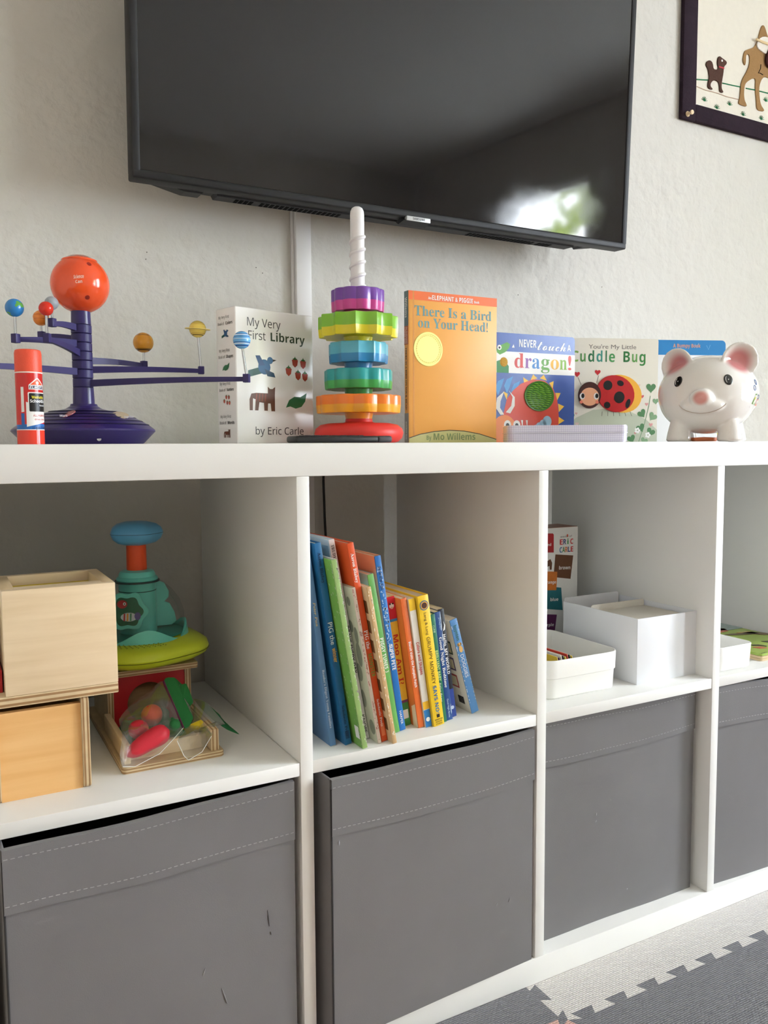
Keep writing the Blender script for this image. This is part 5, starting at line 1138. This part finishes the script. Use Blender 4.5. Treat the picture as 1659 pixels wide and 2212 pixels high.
# ------------------------------------------------------------------ fourth compartment
tray_bin('plastic_tray', 'small white rounded plastic tray at the right edge beside the puzzle', .7200, .8120, .0130, .1050, .0415, .016, .0025, 0)
for i, lb in enumerate(('bare wooden puzzle board at the bottom of the small stack', 'wooden puzzle board in the middle of the small stack', 'green printed puzzle board on top of the small stack')):
    pz = thing('puzzle_board', lb, 'puzzle', (.8492, .0290, S+.0042*i), group='stacked puzzle boards')
    G().prism(rrect(.0006*i, .1460+.0006*(i % 2), .0008*i, .206, .006), 0, .0040, 'xy', .0006).obj('board', M('puzzle_wood', (214, 190, 150), .6, .3) if i < 2 else M('puzzle_green', (160, 184, 84), .4, .4), pz)
zt = .0040
for pts, rgb in ((([(.062, .128), (.085, .127), (.110, .121), (.131, .120), (.146, .100), (.146, .086), (.131, .090), (.120, .104), (.085, .115)]), (92, 70, 40)), ([(.1, .150), (.145, .150), (.145, .205), (.06, .205), (.07, .165)], (150, 170, 168)), ([(.10, .128), (.128, .124), (.136, .104), (.118, .108)], (206, 160, 84)), ([(.075, .145), (.1, .146), (.11, .165), (.08, .17)], (206, 120, 96)), ([(.042, .054), (.056, .047), (.060, .033), (.056, .032), (.05, .04), (.04, .046)], (60, 52, 34)), ([(.030, .040), (.046, .036), (.048, .024), (.034, .028)], (196, 96, 80)), ([(.080, .06), (.105, .056), (.12, .046), (.1, .046), (.085, .05)], (50, 46, 34)), ([(.07, .182), (.09, .183), (.09, .2), (.07, .2)], (120, 176, 176))):
    G().prism(pts, zt, zt+.0008, 'xy').obj('puzzle_piece', P(rgb), pz, smooth=None)
for i in range(8): G().b2(.006+i*.010, .013+i*.010, .004+.0015*(i % 2), .0055+.0015*(i % 2), zt, zt+.0004).obj('grass_mark', P((92, 96, 40)), pz, smooth=None)
# ------------------------------------------------------------------ felt wall hanging
HX, HZ = 1.0540, 1.4490
wh_ = thing('wall_hanging', 'felt picture with dark purple cloth border, dog and pack camel', 'wall hanging', (HX, YW-.0090, HZ))
PURP = M('purple_cloth', (50, 39, 48), .9, .1, bump=(500, .6), vary=(60, .2)); FELT = M('cream_felt', (226, 220, 206), .95, .05, bump=(160, .18), vary=(70, .05))
L = lambda pts: [(x-HX, z-HZ) for x, z in pts]
WW, HH = .72, .60
G().b2(.038, WW-.038, .001, .006, .036, HH-.036).obj('felt_ground', FELT, wh_, smooth=None)
G().b2(0, .0420, -.003, .008, 0, HH, .003).obj('border', PURP, wh_); G().b2(WW-.042, WW, -.003, .008, 0, HH, .003).obj('border', PURP, wh_)
G().b2(.0415, WW-.0415, -.003, .008, 0, .0365, .003).obj('border', PURP, wh_); G().b2(.0415, WW-.0415, -.003, .008, HH-.0365, HH, .003).obj('border', PURP, wh_)
def chaikin(p, n=2):
    for _ in range(n): p = [q for i in range(len(p)) for q in ((p[i][0]*.75+p[(i+1) % len(p)][0]*.25, p[i][1]*.75+p[(i+1) % len(p)][1]*.25), (p[i][0]*.25+p[(i+1) % len(p)][0]*.75, p[i][1]*.25+p[(i+1) % len(p)][1]*.75))]
    return p
def felt(name, pts, rgb, y0_=-.0012, th=.0022, parent=wh_): return G().prism(chaikin(L(pts)), y0_, y0_+th, 'xz', .0004).obj(name, M('felt_%d_%d_%d' % rgb, rgb, .95, .05, bump=(400, .5), vary=(160, .08)), parent)
dog = felt('felt_dog', [(1.1245, 1.5763), (1.1318, 1.5836), (1.1415, 1.5842), (1.1468, 1.5781), (1.1487, 1.5684), (1.1606, 1.5694), (1.1637, 1.5744), (1.1598, 1.5808), (1.1598, 1.5923), (1.166, 1.6001), (1.175, 1.597), (1.1895, 1.5935), (1.1904, 1.5879), (1.1812, 1.5802), (1.1806, 1.5663), (1.1759, 1.5465), (1.1753, 1.5333), (1.1821, 1.5273), (1.1789, 1.5245), (1.169, 1.5248), (1.1679, 1.5405), (1.1638, 1.5455), (1.1506, 1.5465), (1.1411, 1.5381), (1.1403, 1.5308), (1.148, 1.5272), (1.1459, 1.5247), (1.1314, 1.5247), (1.1324, 1.5393), (1.1363, 1.5487), (1.1327, 1.5594), (1.1314, 1.5649), (1.1247, 1.5707)], (84, 62, 54))
G().b2(1.1645-HX, 1.1815-HX, -.0018, -.0010, 1.5752-HZ, 1.5778-HZ).obj('collar', P((186, 40, 56), .7), dog, smooth=None)
G().prism(L(arc(1.1741, 1.591, .0022, n=12)), -.0018, -.0010).obj('eye', W_, dog, smooth=None)
cam_ = felt('felt_camel', [(1.2418, 1.6111), (1.2457, 1.6266), (1.2592, 1.6339), (1.2774, 1.6409), (1.2884, 1.6566), (1.2924, 1.6708), (1.2987, 1.6885), (1.3053, 1.6967), (1.3126, 1.6932), (1.3204, 1.6786), (1.3331, 1.6634), (1.3475, 1.6636), (1.3612, 1.6787), (1.3719, 1.6598), (1.3848, 1.6474), (1.3972, 1.647), (1.4109, 1.6683), (1.4222, 1.6922), (1.4396, 1.696), (1.4477, 1.6855), (1.4356, 1.6767), (1.4267, 1.6533), (1.4132, 1.6258), (1.3892, 1.6102), (1.3854, 1.5865), (1.3894, 1.5566), (1.4, 1.5432), (1.378, 1.5391), (1.3716, 1.5685), (1.3654, 1.5947), (1.3368, 1.5859), (1.3116, 1.5869), (1.2985, 1.5633), (1.3008, 1.5397), (1.3063, 1.5227), (1.3186, 1.5144), (1.3164, 1.5102), (1.2921, 1.5088), (1.2906, 1.5318), (1.2848, 1.5546), (1.2872, 1.5805), (1.2554, 1.563), (1.249, 1.5506), (1.249, 1.5254), (1.2599, 1.5133), (1.2566, 1.5097), (1.2324, 1.5104), (1.2317, 1.5162), (1.2362, 1.5274), (1.2371, 1.5601), (1.2589, 1.5896), (1.265, 1.6071), (1.2632, 1.623), (1.2517, 1.6213), (1.2524, 1.6045), (1.2494, 1.5957), (1.2433, 1.6026)], (158, 124, 84))
felt('saddle_blanket', [(1.2785, 1.644), (1.2972, 1.6697), (1.3326, 1.6723), (1.32, 1.6366), (1.3106, 1.6339)], (232, 226, 216), -.0038, .0026, wh_)
felt('saddle', [(1.3122, 1.626), (1.324, 1.6525), (1.3431, 1.6536), (1.3538, 1.6332), (1.3452, 1.6103), (1.3239, 1.6044), (1.314, 1.6129)], (62, 36, 34), -.0065, .0040, wh_)
G().tube(L3 := [(1.2785-HX, -.0055, 1.657-HZ), (1.335-HX, -.0055, 1.655-HZ)], .0026, 10).obj('saddle_stick', M('stick_wood', (222, 196, 150), .6), wh_)
EMB = M('green_thread', (40, 116, 78), .8, .1); EMB2 = M('tan_thread', (196, 170, 148), .8, .1); BLKT = M('black_thread', (30, 26, 26), .8, .1)
th_ = lambda pts, m_, r_=.0009, nm='embroidery': G().tube([(x-HX, .0004, z-HZ) for x, z in pts], r_, 6).obj(nm, m_, wh_)
for pts in ([(1.0985, 1.5374), (1.115, 1.5398), (1.1333, 1.543)], [(1.1792, 1.5457), (1.21, 1.5472), (1.2376, 1.5491)], [(1.256, 1.5497), (1.2861, 1.5519)], [(1.3002, 1.5524), (1.3292, 1.5534), (1.372, 1.556)], [(1.39, 1.556), (1.60, 1.565)]): th_(pts, EMB, .0012)
th_([(1.0997, 1.5228), (1.1255, 1.5207), (1.1603, 1.5216), (1.1936, 1.52), (1.2319, 1.5214)], EMB2, .0009)
for x, z in ((1.1242, 1.4975), (1.1637, 1.4889), (1.2043, 1.5037), (1.2493, 1.4898), (1.3113, 1.4919), (1.3248, 1.5345), (1.37, 1.50), (1.42, 1.51)):
    g = G()
    for a in (-70, -42, -12, 18, 48, 75): g.tube([(x-HX, .0002, z-HZ), (x-HX+.0095*math.sin(R(a)), .0002, z-HZ+.0095*math.cos(R(a)))], [.0008, .0004], 6)
    g.obj('grass_tuft', EMB, wh_)
G().tube([(x-HX, -.0016, z-HZ) for x, z in ((1.3015, 1.6095), (1.3005, 1.600), (1.2935, 1.589), (1.300, 1.5905), (1.309, 1.5885))], .0008, 6).obj('embroidery', BLKT, wh_)
pin = thing('push_pin', 'wooden push pin in the lower corner of the felt wall hanging', 'push pin', (1.0680, YW-.013, 1.4585), (0, R(0), 0))
G().lathe([(0, 0), (.0055, 0), (.0058, .0015), (.0030, .0040), (.0028, .0080), (.0048, .0110), (.0045, .0135), (0, .0140)], 20, tilt=Matrix.Rotation(R(90), 4, 'X') @ Matrix.Rotation(R(0), 4, 'Y')).obj('pin_head', M('pin_wood', (226, 200, 160), .5), pin)
